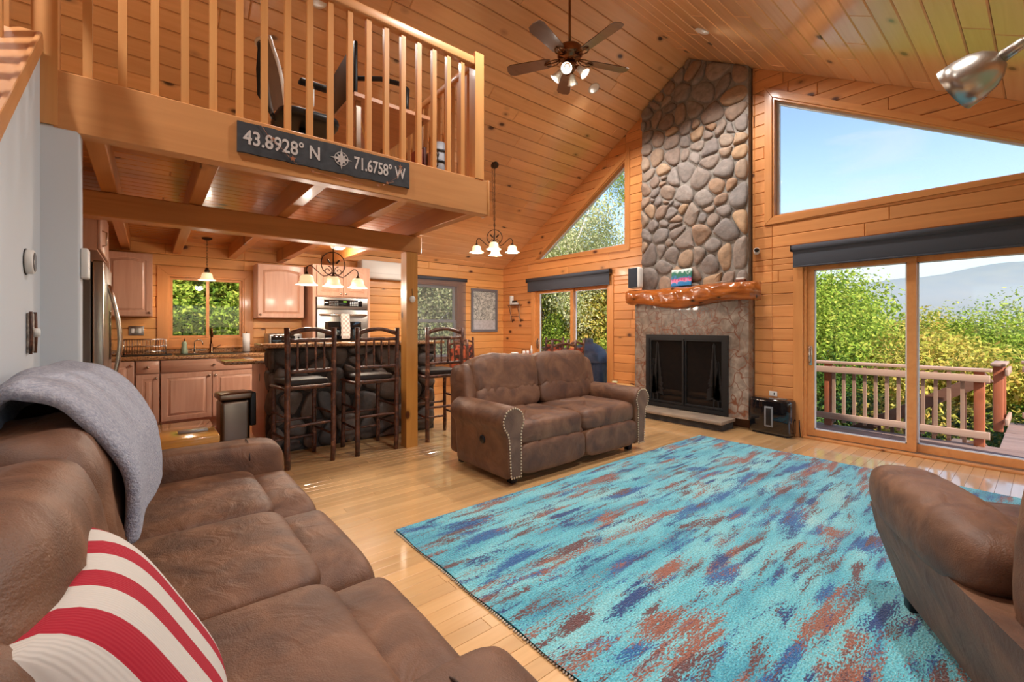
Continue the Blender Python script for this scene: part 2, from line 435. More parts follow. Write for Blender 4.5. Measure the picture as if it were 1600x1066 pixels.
# south eave wall with added windows, west end wall (behind the camera)
MS = frame((0, SY, 0), (-1, 0, 0), (0, 0, 1), (0, 1, 0))
regS = [(-GX, 0), (-WX, 0), (-WX, roof(SY)), (-GX, roof(SY))]
hs_ = [[(-u1, .4), (-u0, .4), (-u0, 2.15), (-u1, 2.15)] for u0, u1 in ((-2.7, -.3), (.1, 2.7), (3.1, 5.5))]
ws = slab_wall('wall_south', MS, regS, hs_, M_back)
board_wall(ws, 'siding_board', Matrix.Identity(4), regS, hs_, .14, M_gable, seed=8, joint=(3, 6))
MW = frame((WX, 0, 0), (0, 1, 0), (0, 0, 1), (1, 0, 0))
regW = ccw([(SY, 0), (EY, 0), (EY, roof(EY)), (RY_, RZ_), (SY, roof(SY))])
hw = [[(-.95, .5), (1.2, .5), (1.2, 2.3), (-.95, 2.3)]]
wwst = slab_wall('wall_west', MW, regW, hw, M_back)
board_wall(wwst, 'siding_board', Matrix.Identity(4), regW, hw, .14, M_gable, seed=9, joint=(3, 6))
# --- windows and doors
def casing(win, M, inner, w, t=.03, z0=.022, mats=(M_trim, M_trimv)):
    """mitred casing boards round a convex opening"""
    n = len(inner); outer = inset(inner, -w)
    for i in range(n):
        a, b, c, d_ = inner[i], inner[(i+1) % n], outer[(i+1) % n], outer[i]
        p = ccw([a, b, c, d_])
        ang = math.atan2(b[1]-a[1], b[0]-a[0])
        R_ = Matrix.Rotation(-ang, 2); o = Vector(a)
        q = [tuple(R_ @ (Vector(x)-o)) for x in p]
        MB().plate(ccw(q), t, .004).obj('casing_board', M_trim, win, M=M @ T((a[0], a[1], z0-.012)) @ RZ(ang))
def reveal(win, M, inner, depth=.13, t=.02, mat=None):
    """jamb lining inside the wall thickness"""
    n = len(inner); ins = inset(inner, t)
    for i in range(n):
        p = [inner[i], inner[(i+1) % n], ins[(i+1) % n], ins[i]]
        ang = math.atan2(p[1][1]-p[0][1], p[1][0]-p[0][0]); R_ = Matrix.Rotation(-ang, 2); o = Vector(p[0])
        q = ccw([tuple(R_ @ (Vector(x)-o)) for x in p])
        MB().plate(q, depth+.022, 0).obj('jamb', mat or M_trim, win, M=M @ T((p[0][0], p[0][1], -depth)) @ RZ(ang))
    return ins
def pane(win, M, poly, z=-.06): return MB().plate(poly, .006, 0).obj('glass_pane', M_glass, win, M=M @ T((0, 0, z)))
def sash(win, M, poly, w, t, z, mat, name='sash'):
    n = len(poly); ins = inset(poly, w); mb = MB()
    for i in range(n): mb.plate(ccw([poly[i], poly[(i+1) % n], ins[(i+1) % n], ins[i]]), t, 0)
    mb.obj(name, mat, win, M=M @ T((0, 0, z))); return ins
def struct(name, kind='structure'):
    o = bpy.data.objects.new(name, None); COL.objects.link(o); o['kind'] = kind; return o
for nm, hole in (('window_1', H_trap), ('window_2', H_tri)):
    w_ = struct(nm); casing(w_, MG, hole, .085); i_ = reveal(w_, MG, hole)
    i_ = sash(w_, MG, i_, .03, .04, -.1, M_alu, 'frame'); pane(w_, MG, inset(i_, -.005), -.085)
# kitchen window: slider of two sashes
w_ = struct('window_3'); casing(w_, ME, H_kw, .115); i_ = reveal(w_, ME, H_kw)
for u0, u1, z in ((.222, .66, -.09), (.62, 1.048, -.06)):
    q = [(u0, 1.132), (u1, 1.132), (u1, 1.948), (u0, 1.948)]; q2 = sash(w_, ME, q, .03, .03, z, M_trim); pane(w_, ME, inset(q2, -.005), z+.012)
MB().bbox(.05, 1.21, EY-.075, EY-.0, .985, 1.012, .004).obj('sill', M_trim, w_)
# dining window: double hung behind a lowered solar screen
w_ = struct('window_4'); casing(w_, ME, H_dw, .1); i_ = reveal(w_, ME, H_dw)
for v0, v1, z in ((.70, 1.41, -.06), (1.38, 2.08, -.09)):
    q = [(3.742, v0), (4.698, v0), (4.698, v1), (3.742, v1)]; q2 = sash(w_, ME, q, .045, .03, z, M_alu); pane(w_, ME, inset(q2, -.005), z+.012)
# unseen south and west windows, added to let in fill light (behind the camera)
for nm, M_, hh in (('added_window_5', MS, hs_[0]), ('added_window_6', MS, hs_[1]), ('added_window_7', MS, hs_[2]), ('added_window_8', MW, hw[0])):
    w_ = struct(nm); casing(w_, M_, hh, .09); i_ = reveal(w_, M_, hh); i_ = sash(w_, M_, i_, .04, .04, -.09, M_alu); pane(w_, M_, inset(i_, -.005), -.07)
# sliding doors
def slider(nm, y0, y1, mid, handle):
    d_ = struct(nm); hole = ccw([G(y1, 0.0), G(y1, 2.03), G(y0, 2.03), G(y0, 0.0)])
    n = 4
    # casing on three sides
    for (a, b, c, e) in ((y1, y1+.10, 0, 2.03), (y0-.10, y0, 0, 2.03)):
        MB().plate(ccw([(0, 0), (e-c, 0), (e-c, b-a), (0, b-a)]), .03, .004).obj('casing_board', M_trim, d_, M=MG @ frame((-b, c, .01), (0, 1, 0), (-1, 0, 0), (0, 0, 1)) @ T((0, -(b-a), 0)))
    MB().plate([(0, 0), (y1-y0+.2, 0), (y1-y0+.2, .1), (0, .1)], .03, .004).obj('casing_board', M_trim, d_, M=MG @ T((-y1-.1, 2.03, .01)))
    jm = MB()
    for (a, b) in ((y0, y0+.03), (y1-.03, y1)): jm.box(GX-.02, GX+.13, a, b, 0, 2.03)
    jm.box(GX-.02, GX+.13, y0, y1, 2.0, 2.03); jm.obj('jamb', M_trim, d_)
    MB().bbox(GX-.06, GX+.16, y0, y1, 0, .022, .004).obj('sill', M_trim, d_)
    tr = MB()
    for xx in (.0, .06): tr.box(GX+xx, GX+xx+.012, y0+.03, y1-.03, .022, .034)
    tr.obj('track', M_steel, d_)
    for a, b, xx, nme in ((y0+.03, mid+.035, .055, 'fixed_panel'), (mid-.035, y1-.03, .0, 'sliding_panel')):
        if nme == 'fixed_panel' and nm == 'door_1': wv = .07
        else: wv = .07
        mb = MB()
        mb.box(GX+xx, GX+xx+.045, a, a+wv, .03, 2.0).box(GX+xx, GX+xx+.045, b-wv, b, .03, 2.0)
        mb.box(GX+xx, GX+xx+.045, a+wv, b-wv, .03, .105).box(GX+xx, GX+xx+.045, a+wv, b-wv, 1.93, 2.0)
        pn = mb.obj(nme, M_trim, d_)
        MB().box(GX+xx+.02, GX+xx+.026, a+wv, b-wv, .105, 1.93).obj('glass_pane', M_glass, pn)
        ge = MB()
        for (p, q, r, s2) in ((a+wv, a+wv+.012, .105, 1.93), (b-wv-.012, b-wv, .105, 1.93), (a+wv, b-wv, .105, .117), (a+wv, b-wv, 1.918, 1.93)):
            ge.box(GX+xx+.012, GX+xx+.034, p, q, r, s2)
        ge.obj('glazing_bead', M_alu, pn)
        if nme == 'sliding_panel':
            hy = b-.035
            hb = MB().bbox(GX-.012, GX, hy-.018, hy+.018, .84, 1.06, .004)
            hb.tube([(GX-.01, hy, .87), (GX-.045, hy, .89), (GX-.045, hy, 1.01), (GX-.01, hy, 1.03)], .008, 8)
            hb.obj('handle', M_nickel, pn)
    return d_
d1 = slider('door_1', -.10, 1.80, .865, None)
d2 = slider('door_2', 4.60, 6.40, 5.45, None)
# white stair wall, stub wall, and the skirt board they carry
st = MB()
def prof(y): return 1.985+(y-2.30)*.875
zt = min(prof(3.064), 2.66)
st.add([(-.40, .2, 0), (-.40, 3.064, 0), (-.40, 3.064, zt), (-.40, .2, prof(.2)), (-.52, .2, 0), (-.52, 3.064, 0), (-.52, 3.064, zt), (-.52, .2, prof(.2))],
       [(0, 1, 2, 3)[::-1], (4, 5, 6, 7), (0, 4, 5, 1)[::-1], (2, 6, 7, 3)[::-1], (0, 3, 7, 4)[::-1], (1, 5, 6, 2)[::-1]])
wst = st.obj('wall_stair', M_white, merge=True); tag(wst, kind='structure')
wsb = MB().bbox(-1.3, -.262, 3.064, 3.175, 0, 2.262, .012, 2).obj('wall_stub', M_white); tag(wsb, kind='structure')
# ---------------------------------------------------------------- loft, beams, rails
lf = struct('ceiling_loft')
MB().plate([(0, 0), (2.61, 0), (2.61, .295), (0, .295)], .086, .006).obj('edge_beam', M_fir, lf, M=frame((-.36, 3.15, 2.24), (1, 0, 0), (0, 0, 1), (0, -1, 0)))
MB().bbox(2.25, 2.27, 3.06, 3.16, 2.235, 2.54, .003).obj('end_board', M_firv, lf)
for x in (-.22, .29, .92, 1.54, 2.185):
    MB().plate([(0, 0), (EY-3.152, 0), (EY-3.152, .09), (0, .09)], .175, .006).obj('joist', M_beam, lf, M=frame((x+.045, 3.152, 2.43), (0, 1, 0), (-1, 0, 0), (0, 0, 1)) @ T((0, 0, -.175)) if False else frame((x-.045, 3.152, 2.43), (0, 1, 0), (1, 0, 0), (0, 0, -1)))
y = 3.152; rl = random.Random(3)
while y < EY-.02:
    y1 = min(y+.122, EY-.005); x = -1.6-rl.uniform(0, 1.5)
    while x < 2.24:
        x1 = min(x+rl.uniform(1.4, 3), 2.24); xa = max(x, -1.6); x = x1
        if x1-xa > .05:
            MB().plate([(0, 0), (x1-xa-.001, 0), (x1-xa-.001, y1-y-.001), (0, y1-y-.001)], .03, .007).obj('underside_plank', M_tng, lf, M=frame((xa, y1, 2.46), (1, 0, 0), (0, -1, 0), (0, 0, -1)))
    y = y1
MB().box(-1.6, 2.25, 3.152, EY-.005, 2.46, 2.535).obj('loft_floor', M_floor, lf)
# kitchen beam and post
kb = MB().plate([(0, 0), (3.9, 0), (3.9, .18), (0, .18)], .15, .008).obj('timber_beam', M_beam, M=frame((-1.62, 4.45, 2.072), (1, 0, 0), (0, 0, 1), (0, -1, 0)))
tag(kb, 'long knotty pine beam carrying the loft joists above the bar stools', 'beam')
kp = MB().plate([(-.065, -.065), (.065, -.065), (.065, .065), (-.065, .065)], 2.072, 0).obj('timber_post', M_post, loc=(2.165, 4.365, 0))
tag(kp, 'square yellow pine post under the end of the kitchen beam', 'post')
po = thing('hanging_ornament', 'small round white ornament hanging on the pine post', 'ornament', (2.165, 4.293, 1.575))
MB().lathe([(0, -.006), (.032, -.006), (.036, 0), (.032, .006), (0, .006)], 20, RX(PI/2)).obj('disc', M_paint, po)
mb = MB().lathe([(0, -.009), (.008, -.009), (.008, .0), (0, .0)], 10, RX(PI/2))
for k in range(5):
    a = k*2*PI/5; mb.lathe([(0, -.008), (.008, -.008), (.008, 0), (0, 0)], 8, T((.019*math.cos(a), 0, .019*math.sin(a))) @ RX(PI/2))
mb.obj('cutout', M_black, po); MB().tube([(0, 0, .03), (0, .002, .07), (0, .004, .11)], .0025, 6).obj('cord', M_black, po)
# loft railing
lr = thing('loft_railing', 'fir balustrade with square balusters along the edge of the loft', 'railing', (0, 3.105, 2.535))
MB().bbox(-.36, 2.14, -.035, .035, .955, 1.03, .012, 2).obj('handrail', M_fir, lr)
b_me = MB().plate([(-.018, -.018), (.018, -.018), (.018, .018), (-.018, .018)], .957, 0).mesh('baluster')
for k in range(18): link(b_me, 'baluster', M_firv, lr, loc=(-.238+k*.1325, 0, 0))
for x in (-.385, 2.165):
    MB().plate([(-.045, -.045), (.045, -.045), (.045, .045), (-.045, .045)], 1.07 if x > 0 else 1.35, .006).obj('newel_post', M_firv, lr, loc=(x, 0, 0 if x > 0 else -.275))
MB().bbox(2.13, 2.20, .04, 2.4, .955, 1.02, .012, 2).obj('handrail', M_trimv, lr)
for k in range(18): link(b_me, 'baluster', M_firv, lr, loc=(2.165, .14+k*.128, 0))
# stair balustrade on the white wall
sr = thing('stair_railing', 'sloping stair cap and balusters on top of the white wall', 'railing', (0, 0, 0))
y0, y1 = .3, 3.04
sl = .875; n_ = 1/math.hypot(1, sl)
def capz(y): return prof(y)
Mst = frame((-.385, y0, capz(y0)), (0, n_, sl*n_), (-1, 0, 0), (0, -sl*n_, n_))
Ls = (y1-y0)/n_
MB().plate([(0, 0), (Ls, 0), (Ls, .17), (0, .17)], .045, .006).obj('cap', M_fir, sr, M=Mst)
MB().plate([(0, 0), (Ls, 0), (Ls, .075), (0, .075)], .016, .003).obj('fascia', M_fir, sr, M=frame((-.40, y0, capz(y0)-.03), (0, n_, sl*n_), (0, -sl*n_, n_), (1, 0, 0)))
for k in range(20):
    y = .55+k*.128
    MB().plate([(-.017, -.017), (.017, -.017), (.017, .017), (-.017, .017)], .95, 0).obj('baluster', M_firv, sr, loc=(-.50, y, capz(y)+.03))
MB().tube([(-.50, y0, capz(y0)+1.0), (-.50, y1, capz(y1)+1.0)], .032, 10).obj('handrail', M_fir, sr)
sh = thing('stair_guard_rail', 'short inner stair guard rail ending in a rounded grip behind the balusters', 'railing', (-.3, 3.62, 2.535))
MB().bbox(-.9, .32, -.03, .03, .10, .15, .02, 3).obj('handrail', M_fir, sh)
MB().box(-.9, .26, -.015, .015, .0, .06).obj('shoe_rail', M_fir, sh); MB().box(.2, .235, -.015, .015, .05, .11).obj('stub_post', M_firv, sh)
# coordinates sign on the loft beam
M_sign = plain('weathered_black_board', (44, 46, 52), .75, c2=(64, 66, 72), vscale=14, bmp=.15, bscale=40)
M_signw = plain('worn_white_paint', (214, 206, 204), .7, var=.12, vscale=60)
sg = thing('coordinates_sign', 'long black plank sign with white map coordinates and a compass rose', 'sign', (.405, 3.062, 2.322))
def rag(n, a, b, amp, s): 
    r = random.Random(s); return [(a+(b-a)*i/n, r.uniform(-amp, amp)) for i in range(n+1)]
lo = rag(30, 0, 1.107, .003, 1); hi = rag(30, 1.107, 0, .003, 2)
MB().prism([(x, d_) for x, d_ in lo]+[(x, .183+d_) for x, d_ in hi], .016, frame((0, 0, 0), (1, 0, 0), (0, 0, 1), (0, -1, 0))).obj('board', M_sign, sg)
def text(s_, x, z, h, parent, mat, name='lettering', depth=.002, sx=1., align='LEFT', M=None):
    cu = bpy.data.curves.new(name, 'FONT'); cu.body = s_; cu.size = h; cu.extrude = depth; cu.align_x = align; cu.offset = h*.018
    o = bpy.data.objects.new(name, cu); COL.objects.link(o)
    dg = bpy.context.evaluated_depsgraph_get(); me = bpy.data.meshes.new_from_object(o.evaluated_get(dg)); bpy.data.objects.remove(o)
    return link(me, name, mat, parent, M=(M or frame((x, -.0165, z), (1, 0, 0), (0, 0, 1), (0, -1, 0))) @ Matrix.Diagonal((sx, 1, 1, 1)))
text('43.8928° N', .03, .055, .118, sg, M_signw, sx=.80)
text('71.6758° W', .69, .055, .118, sg, M_signw, sx=.655)
cr = MB()
Mc = frame((.605, -.0165, .098), (1, 0, 0), (0, 0, 1), (0, -1, 0))
def ring(mb, r0, r1, t, M, n=32):
    for i in range(n):
        a, b = 2*PI*i/n, 2*PI*(i+1)/n
        mb.plate([(r0*math.cos(a), r0*math.sin(a)), (r1*math.cos(a), r1*math.sin(a)), (r1*math.cos(b), r1*math.sin(b)), (r0*math.cos(b), r0*math.sin(b))], t, 0, M)
ring(cr, .042, .046, .002, Mc)
for k in range(8):
    R_ = .072 if k % 2 == 0 else .045; w_ = .011 if k % 2 == 0 else .009
    Mk = Mc @ RZ(k*PI/4)
    cr.prism([(0, 0), (.016, w_), (R_, 0)], .002, Mk); cr.prism([(0, 0), (.016, -w_), (R_, 0)][::-1], .0012, Mk)
cr.obj('compass_rose', M_signw, sg)
gl = MB(); r_ = random.Random(7)
for pts in ([(.12, .19), (.17, .12), (.24, .07), (.29, .02), (.33, -.01)], [(.98, .02), (.90, -.02), (1.0, .05), (1.05, .13)], [(.41, -.03), (.60, -.04), (.75, -.05)]):
    gl.tube([(x, -.02, z) for x, z in pts], .0012, 5)
for x, z, s_ in ((.30, .025, .02), (1.03, .14, .018), (.93, .0, .014), (.19, .12, .012), (.42, -.03, .014), (.60, -.045, .012), (.86, -.03, .012)):
    st5 = [(s_*(1 if i % 2 == 0 else .42)*math.cos(PI/2+i*PI/5), s_*(1 if i % 2 == 0 else .42)*math.sin(PI/2+i*PI/5)) for i in range(10)]
    gl.prism(st5, .003, frame((x, -.02, z), (1, 0, 0), (0, 0, 1), (0, -1, 0)))
gl_o = gl.obj('star_garland', plain('copper_wire', (186, 132, 104), .4, .6), None, loc=(.405, 3.06, 2.322)); tag(gl_o, 'thin wire garland with small stars draped over the coordinates sign', 'garland')
# ---------------------------------------------------------------- fireplace
CX = 5.77
def chaikin(p, n=2):
    for _ in range(n):
        q = []
        for i in range(len(p)):
            a, b = p[i], p[(i+1) % len(p)]
            q += [(a[0]*.75+b[0]*.25, a[1]*.75+b[1]*.25), (a[0]*.25+b[0]*.75, a[1]*.25+b[1]*.75)]
        p = q
    return p
def voronoi(region, n, seed, aspect=1.25, relax=2):
    r = random.Random(seed); xs = [p[0] for p in region]; ys = [p[1] for p in region]
    pts = []
    while len(pts) < n:
        p = (r.uniform(min(xs), max(xs)), r.uniform(min(ys), max(ys)))
        if clip_to([(p[0]-1e-3, p[1]-1e-3), (p[0]+1e-3, p[1]-1e-3), (p[0]+1e-3, p[1]+1e-3), (p[0]-1e-3, p[1]+1e-3)], region): pts.append(p)
    wts = [r.uniform(-.006, .010) for _ in pts]
    for it in range(relax+1):
        cells = []
        for i, p in enumerate(pts):
            c = region[:]
            for j, q in enumerate(pts):
                if i == j or not c: continue
                dx, dy = q[0]-p[0], (q[1]-p[1])
                d2 = dx*dx+dy*dy
                if d2 > .9: continue
                t = .5+(wts[i]-wts[j])/(2*d2) if it == relax else .5
                t = min(max(t, .25), .75)
                m = (p[0]+dx*t, p[1]+dy*t)
                c = clip(c, m, (m[0]-dy, m[1]+dx))
            cells.append(c)
        if it < relax: pts = [((sum(v[0] for v in c)/len(c)+p[0])/2, (sum(v[1] for v in c)/len(c)+p[1])/2) if c else p for c, p in zip(cells, pts)]
    return [c for c in cells if c]
def stone(poly, depth, gap, seed):
    r = random.Random(seed)
    cx = sum(p[0] for p in poly)/len(poly); cy = sum(p[1] for p in poly)/len(poly)
    p = inset(ccw(poly), gap); p = chaikin(p, 2)
    p = [(x+r.uniform(-.003, .003)-cx, y+r.uniform(-.003, .003)-cy) for x, y in p]; n = len(p)
    tx, ty = r.uniform(-.12, .12), r.uniform(-.12, .12)
    vs = []
    for s_, z in ((1, -.03), (1, .25*depth), (.93, .68*depth), (.74, .93*depth), (.4, depth)):
        vs += [(x*s_, y*s_, z+(x*tx+y*ty if z > 0 else 0)+(noise.noise(Vector((x*9+seed, y*9, z*9)))*.006 if z > 0 else 0)) for x, y in p]
    vs.append((0, 0, depth))
    fs = []
    for k in range(4): fs += [(k*n+i, k*n+(i+1) % n, (k+1)*n+(i+1) % n, (k+1)*n+i) for i in range(n)]
    fs += [(4*n+i, 4*n+(i+1) % n, 5*n) for i in range(n)]
    return MB().add(vs, fs, None, True), (cx, cy)
def stonemat(name, cols, seed=0, bmp=.5, rough=.75):
    m, N, L, P = newmat(name); v, raw, rn = coords(N, L)
    r = ramp(N, [(i/(len(cols)-1), srgb(*c)) for i, c in enumerate(cols)]); r.color_ramp.interpolation = 'LINEAR'; L.new(rn, r.inputs[0])
    n = nz(N, L, v, 14, 5, .4); r2 = ramp(N, [(.3, (.72, .72, .72)), (.7, (1.12, 1.1, 1.08))]); L.new(n, r2.inputs[0])
    L.new(mixc(N, L, 1., r.outputs[0], r2.outputs[0], 'MULTIPLY'), P.inputs['Base Color']); P.inputs['Roughness'].default_value = rough
    bump(N, L, P, nz(N, L, v, 40, 5), bmp, .008); return m
M_stone = stonemat('river_stone', [(150, 128, 112), (128, 122, 120), (166, 132, 104), (118, 108, 104), (142, 132, 126), (172, 140, 108), (134, 120, 112)])
M_mortar = plain('mortar', (146, 138, 130), .9, var=.15, vscale=25, bmp=.5, bscale=50)
ch = thing('stone_chimney', 'tall river stone chimney breast rising from the mantel to the ridge', 'fireplace', (CX, 0, 0))
MCH = frame((0, 0, 0), (0, -1, 0), (0, 0, 1), (-1, 0, 0))
c0, c1 = 2.37, 3.92
cpoly = ccw([G(c0, 1.665), G(c1, 1.665), G(c1, roof(c1)), G(RY_, RZ_), G(c0, roof(c0))])
MB().plate(inset(cpoly, .006), .09, 0, MCH @ T((0, 0, -.10))).obj('mortar_bed', M_mortar, ch)
for i, c in enumerate(voronoi(cpoly, 118, 12)):
    s_, (u, v) = stone(c, random.Random(i).uniform(.03, .05), .009, i)
    s_.obj('stone', M_stone, ch, M=MCH @ T((u, v, -.012)))
# marble surround
m, N, L, P = newmat('brown_veined_marble'); M_marble = m
v, raw, _ = coords(N, L, (1, 1, 1), False)
va = N.new('ShaderNodeVectorMath'); va.operation = 'MULTIPLY_ADD'; nn = N.new('ShaderNodeTexNoise'); nn.inputs['Scale'].default_value = 3; L.new(v, nn.inputs['Vector'])
L.new(nn.outputs['Color'], va.inputs[0]); va.inputs[1].default_value = (.6, .6, .6); L.new(v, va.inputs[2])
def veins(scale, w0, w1):
    vo = N.new('ShaderNodeTexVoronoi'); vo.feature = 'DISTANCE_TO_EDGE'; vo.inputs['Scale'].default_value = scale; L.new(va.outputs[0], vo.inputs['Vector'])
    r = ramp(N, [(w0, (1, 1, 1)), (w1, (0, 0, 0))]); L.new(vo.outputs['Distance'], r.inputs[0]); return r.outputs[0]
base = ramp(N, [(.3, srgb(104, 90, 80)), (.55, srgb(140, 126, 114)), (.75, srgb(170, 158, 144))]); L.new(nz(N, L, v, 9, 6, .8), base.inputs[0])
mk = ramp(N, [(.42, (0, 0, 0)), (.6, (1, 1, 1))]); L.new(nz(N, L, v, 2.2, 2), mk.inputs[0])
cc = mixc(N, L, veins(4.6, .008, .045), base.outputs[0], srgb(112, 66, 44))
mm = N.new('ShaderNodeMath'); mm.operation = 'MULTIPLY'; L.new(veins(12, .01, .07), mm.inputs[0]); L.new(mk.outputs[0], mm.inputs[1])
cc = mixc(N, L, mm.outputs[0], cc, srgb(138, 84, 52)); L.new(cc, P.inputs['Base Color']); P.inputs['Roughness'].default_value = .3; P.inputs['Coat Weight'].default_value = .2
SX = 5.71
su = thing('fireplace_surround', 'brown veined marble fireplace surround under the log mantel', 'fireplace surround', (SX, 0, 0))
iy0, iy1, iz0, iz1 = 2.62, 3.74, .19, 1.14
reg_s = ccw([G(2.345, .13), G(3.99, .13), G(3.99, 1.66), G(2.345, 1.66)])
mb = MB()
for p in subtract([reg_s], ccw([G(iy0, iz0), G(iy1, iz0), G(iy1, iz1), G(iy0, iz1)])): mb.plate(ccw(p), GX-SX-.001, 0, frame((GX-SX-.001, 0, 0), (0, -1, 0), (0, 0, 1), (-1, 0, 0)))
mb.obj('marble_slab', M_marble, su, merge=True)
fb = MB()
x0f, x1f = .03, .168
fb.box(x1f-.01, x1f, iy0, iy1, iz0, iz1).box(x0f, x1f, iy0, iy0+.012, iz0, iz1).box(x0f, x1f, iy1-.012, iy1, iz0, iz1).box(x0f, x1f, iy0, iy1, iz0, iz0+.012).box(x0f, x1f, iy0, iy1, iz1-.012, iz1)
fb.obj('firebox', plain('firebrick', (104, 72, 54), .9, var=.4, vscale=18), su)
# hearth
he = thing('hearth', 'low flagstone hearth slab on a dark stone base', 'hearth', (0, 0, 0))
M_flag = plain('flagstone', (150, 132, 112), .7, c2=(122, 108, 96), vscale=5, bmp=.25, bscale=30)
MB().bbox(5.33, SX+.0, 2.50, 3.99, .088, .13, .008, 2).obj('slab', M_flag, he)
mb = MB().box(5.40, SX, 2.53, 3.96, 0, .088)
hb = mb.obj('base', plain('dark_stone', (70, 66, 62), .8, var=.4, vscale=12, bmp=.4, bscale=30), he)
# fireplace insert: door frame, two doors with tree silhouettes, logs
fi = thing('fireplace_insert', 'black metal fireplace doors with pine tree cutouts', 'fireplace doors', (SX-.002, 0, 0))
F2 = frame((0, 0, 0), (0, -1, 0), (0, 0, 1), (-1, 0, 0))
o_ = ccw([G(2.585, .14), G(3.78, .14), G(3.78, 1.17), G(2.585, 1.17)])
sash(fi, F2, o_, .055, .03, .0, M_black, 'outer_frame')
for a, b in ((2.64, 3.178), (3.187, 3.725)):
    dq = ccw([G(a, .20), G(b, .20), G(b, 1.115), G(a, 1.115)])
    dn = bpy.data.objects.new('door', None)
    mb = MB(); n = 4; ins = inset(dq, .028)
    for i in range(4): mb.plate(ccw([dq[i], dq[(i+1) % 4], ins[(i+1) % 4], ins[i]]), .022, .002, F2)
    do = mb.obj('door', M_black, fi)
    MB().plate(ins, .003, 0, F2 @ T((0, 0, .004))).obj('smoked_glass', seethrough('smoked_glass', (34, 30, 28), .55, glossy=False) if a < 3 else bpy.data.materials['smoked_glass'], do)
    r_ = random.Random(5 if a < 3 else 9)
    side = a+.03 if a < 3 else b-.03
    tr = MB()
    for base_y, hgt, ww in ((side+(.10 if a < 3 else -.10), .83, .115), (side+(.04 if a < 3 else -.03), .60, .07)):
        tr.plate([(-base_y-.009, .215), (-base_y+.009, .215), (-base_y+.004, .215+hgt), (-base_y-.004, .215+hgt)], .004, 0, F2 @ T((0, 0, .012)))
        zz = .33
        while zz < .215+hgt:
            f_ = 1-(zz-.25)/(hgt); w1 = ww*max(.16, f_)*r_.uniform(.75, 1.05)
            for sgn in (-1, 1):
                e = -base_y+sgn*w1; hh = .036+.02*f_
                tr.plate(ccw([(-base_y, zz+hh), (-base_y, zz), (e, zz-.02-r_.uniform(0, .015)), (e+sgn*.004, zz-.012), (-base_y+sgn*w1*.5, zz+hh*.45)]) if False else ccw([(-base_y, zz+hh), (-base_y, zz+.004), (e, zz-.022), (e+sgn*.006, zz-.008)]), .004, 0, F2 @ T((0, 0, .012)))
            zz += .026
    tr.obj('tree_silhouette', M_black, do)
MB().tube([(-.03, -0, 0), (-.03, 0, 0)], .001, 4) 
MB().box(-.045, -.022, 3.175, 3.19, .23, 1.09).obj('centre_bar', M_black, fi)
M_log = wood('fire_log', (150, 108, 72), (90, 60, 40), 1, .9, 0, 0, var=.3)
for i, (ya, za, yb, zb, r) in enumerate(((2.75, .255, 3.6, .25, .045), (2.70, .35, 3.15, .355, .035), (3.22, .345, 3.66, .35, .035))):
    lg = MB().tube([(0, ya+(yb-ya)*t/6, za+(zb-za)*t/6+.006*math.sin(t*2+i)) for t in range(7)], [r*(1+.1*math.sin(t*3+i)) for t in range(7)], 10).obj('fire_log', M_log, None, loc=(SX+.085, 0, 0))
    tag(lg, ['long bottom firewood log lying across the firebox floor', 'short firewood log stacked behind the fireplace door next to the air purifier side', 'short firewood log stacked behind the fireplace door next to the loveseat side'][i], 'log', 'logs in the fireplace')
# log mantel
m_ = MB(); nL, nA = 90, 36; vs = []; fs = []
ml0, ml1 = 2.20, 4.03
for i in range(nL+1):
    t = i/nL; yy = ml0+(ml1-ml0)*t
    bot = 1.595-.05*math.exp(-((t-.62)/.2)**2)+.02*math.sin(t*9)
    top = 1.835+.006*math.sin(t*7)
    dep = .185+.018*math.sin(t*6+1)+.03*math.exp(-((t-.3)/.12)**2)
    e = 1 if .02 < t < .98 else .92
    for k in range(nA):
        a = 2*PI*k/nA; ca_, sa_ = math.cos(a), math.sin(a)
        px = -abs(ca_)**.55*dep/1 if ca_ > 0 else 0.0
        pz = (top+bot)/2+math.copysign(abs(sa_)**.6, sa_)*(top-bot)/2*e
        nq = noise.noise(Vector((yy*4, a*1.2, 3)))*.022+noise.noise(Vector((yy*11, a*3, 1)))*.010+noise.noise(Vector((yy*5, a*9, 4)))*.008
        for (ky, ka, kr) in ((2.36, .6, .028), (2.72, 0, .022), (3.2, .25, .026), (3.55, -.3, .024), (3.9, .1, .02)):
            dd = ((yy-ky)/.05)**2+((math.atan2(sa_, ca_)-ka)/.35)**2
            nq += kr*math.exp(-dd)
        vs.append((px*e-(nq if ca_ > 0 else 0), yy, pz+nq*sa_*.5))
for i in range(nL):
    for k in range(nA): fs.append((i*nA+k, (i+1)*nA+k, (i+1)*nA+(k+1) % nA, i*nA+(k+1) % nA))
fs.append([k for k in range(nA)]); fs.append([nL*nA+k for k in range(nA)][::-1])
M_mantel = wood('varnished_log', (172, 96, 40), (70, 28, 8), 1, .2, .7, .9, (44, 18, 8), 0, grain=1.6, kscale=1.5, bmp=.3, crough=.08)
mo = m_.add(vs, fs, None, True).obj('log_mantel', M_mantel, None, loc=(CX-.063, 0, 0), merge=True); tag(mo, 'glossy half log mantel shelf with knots across the stone chimney', 'mantel')
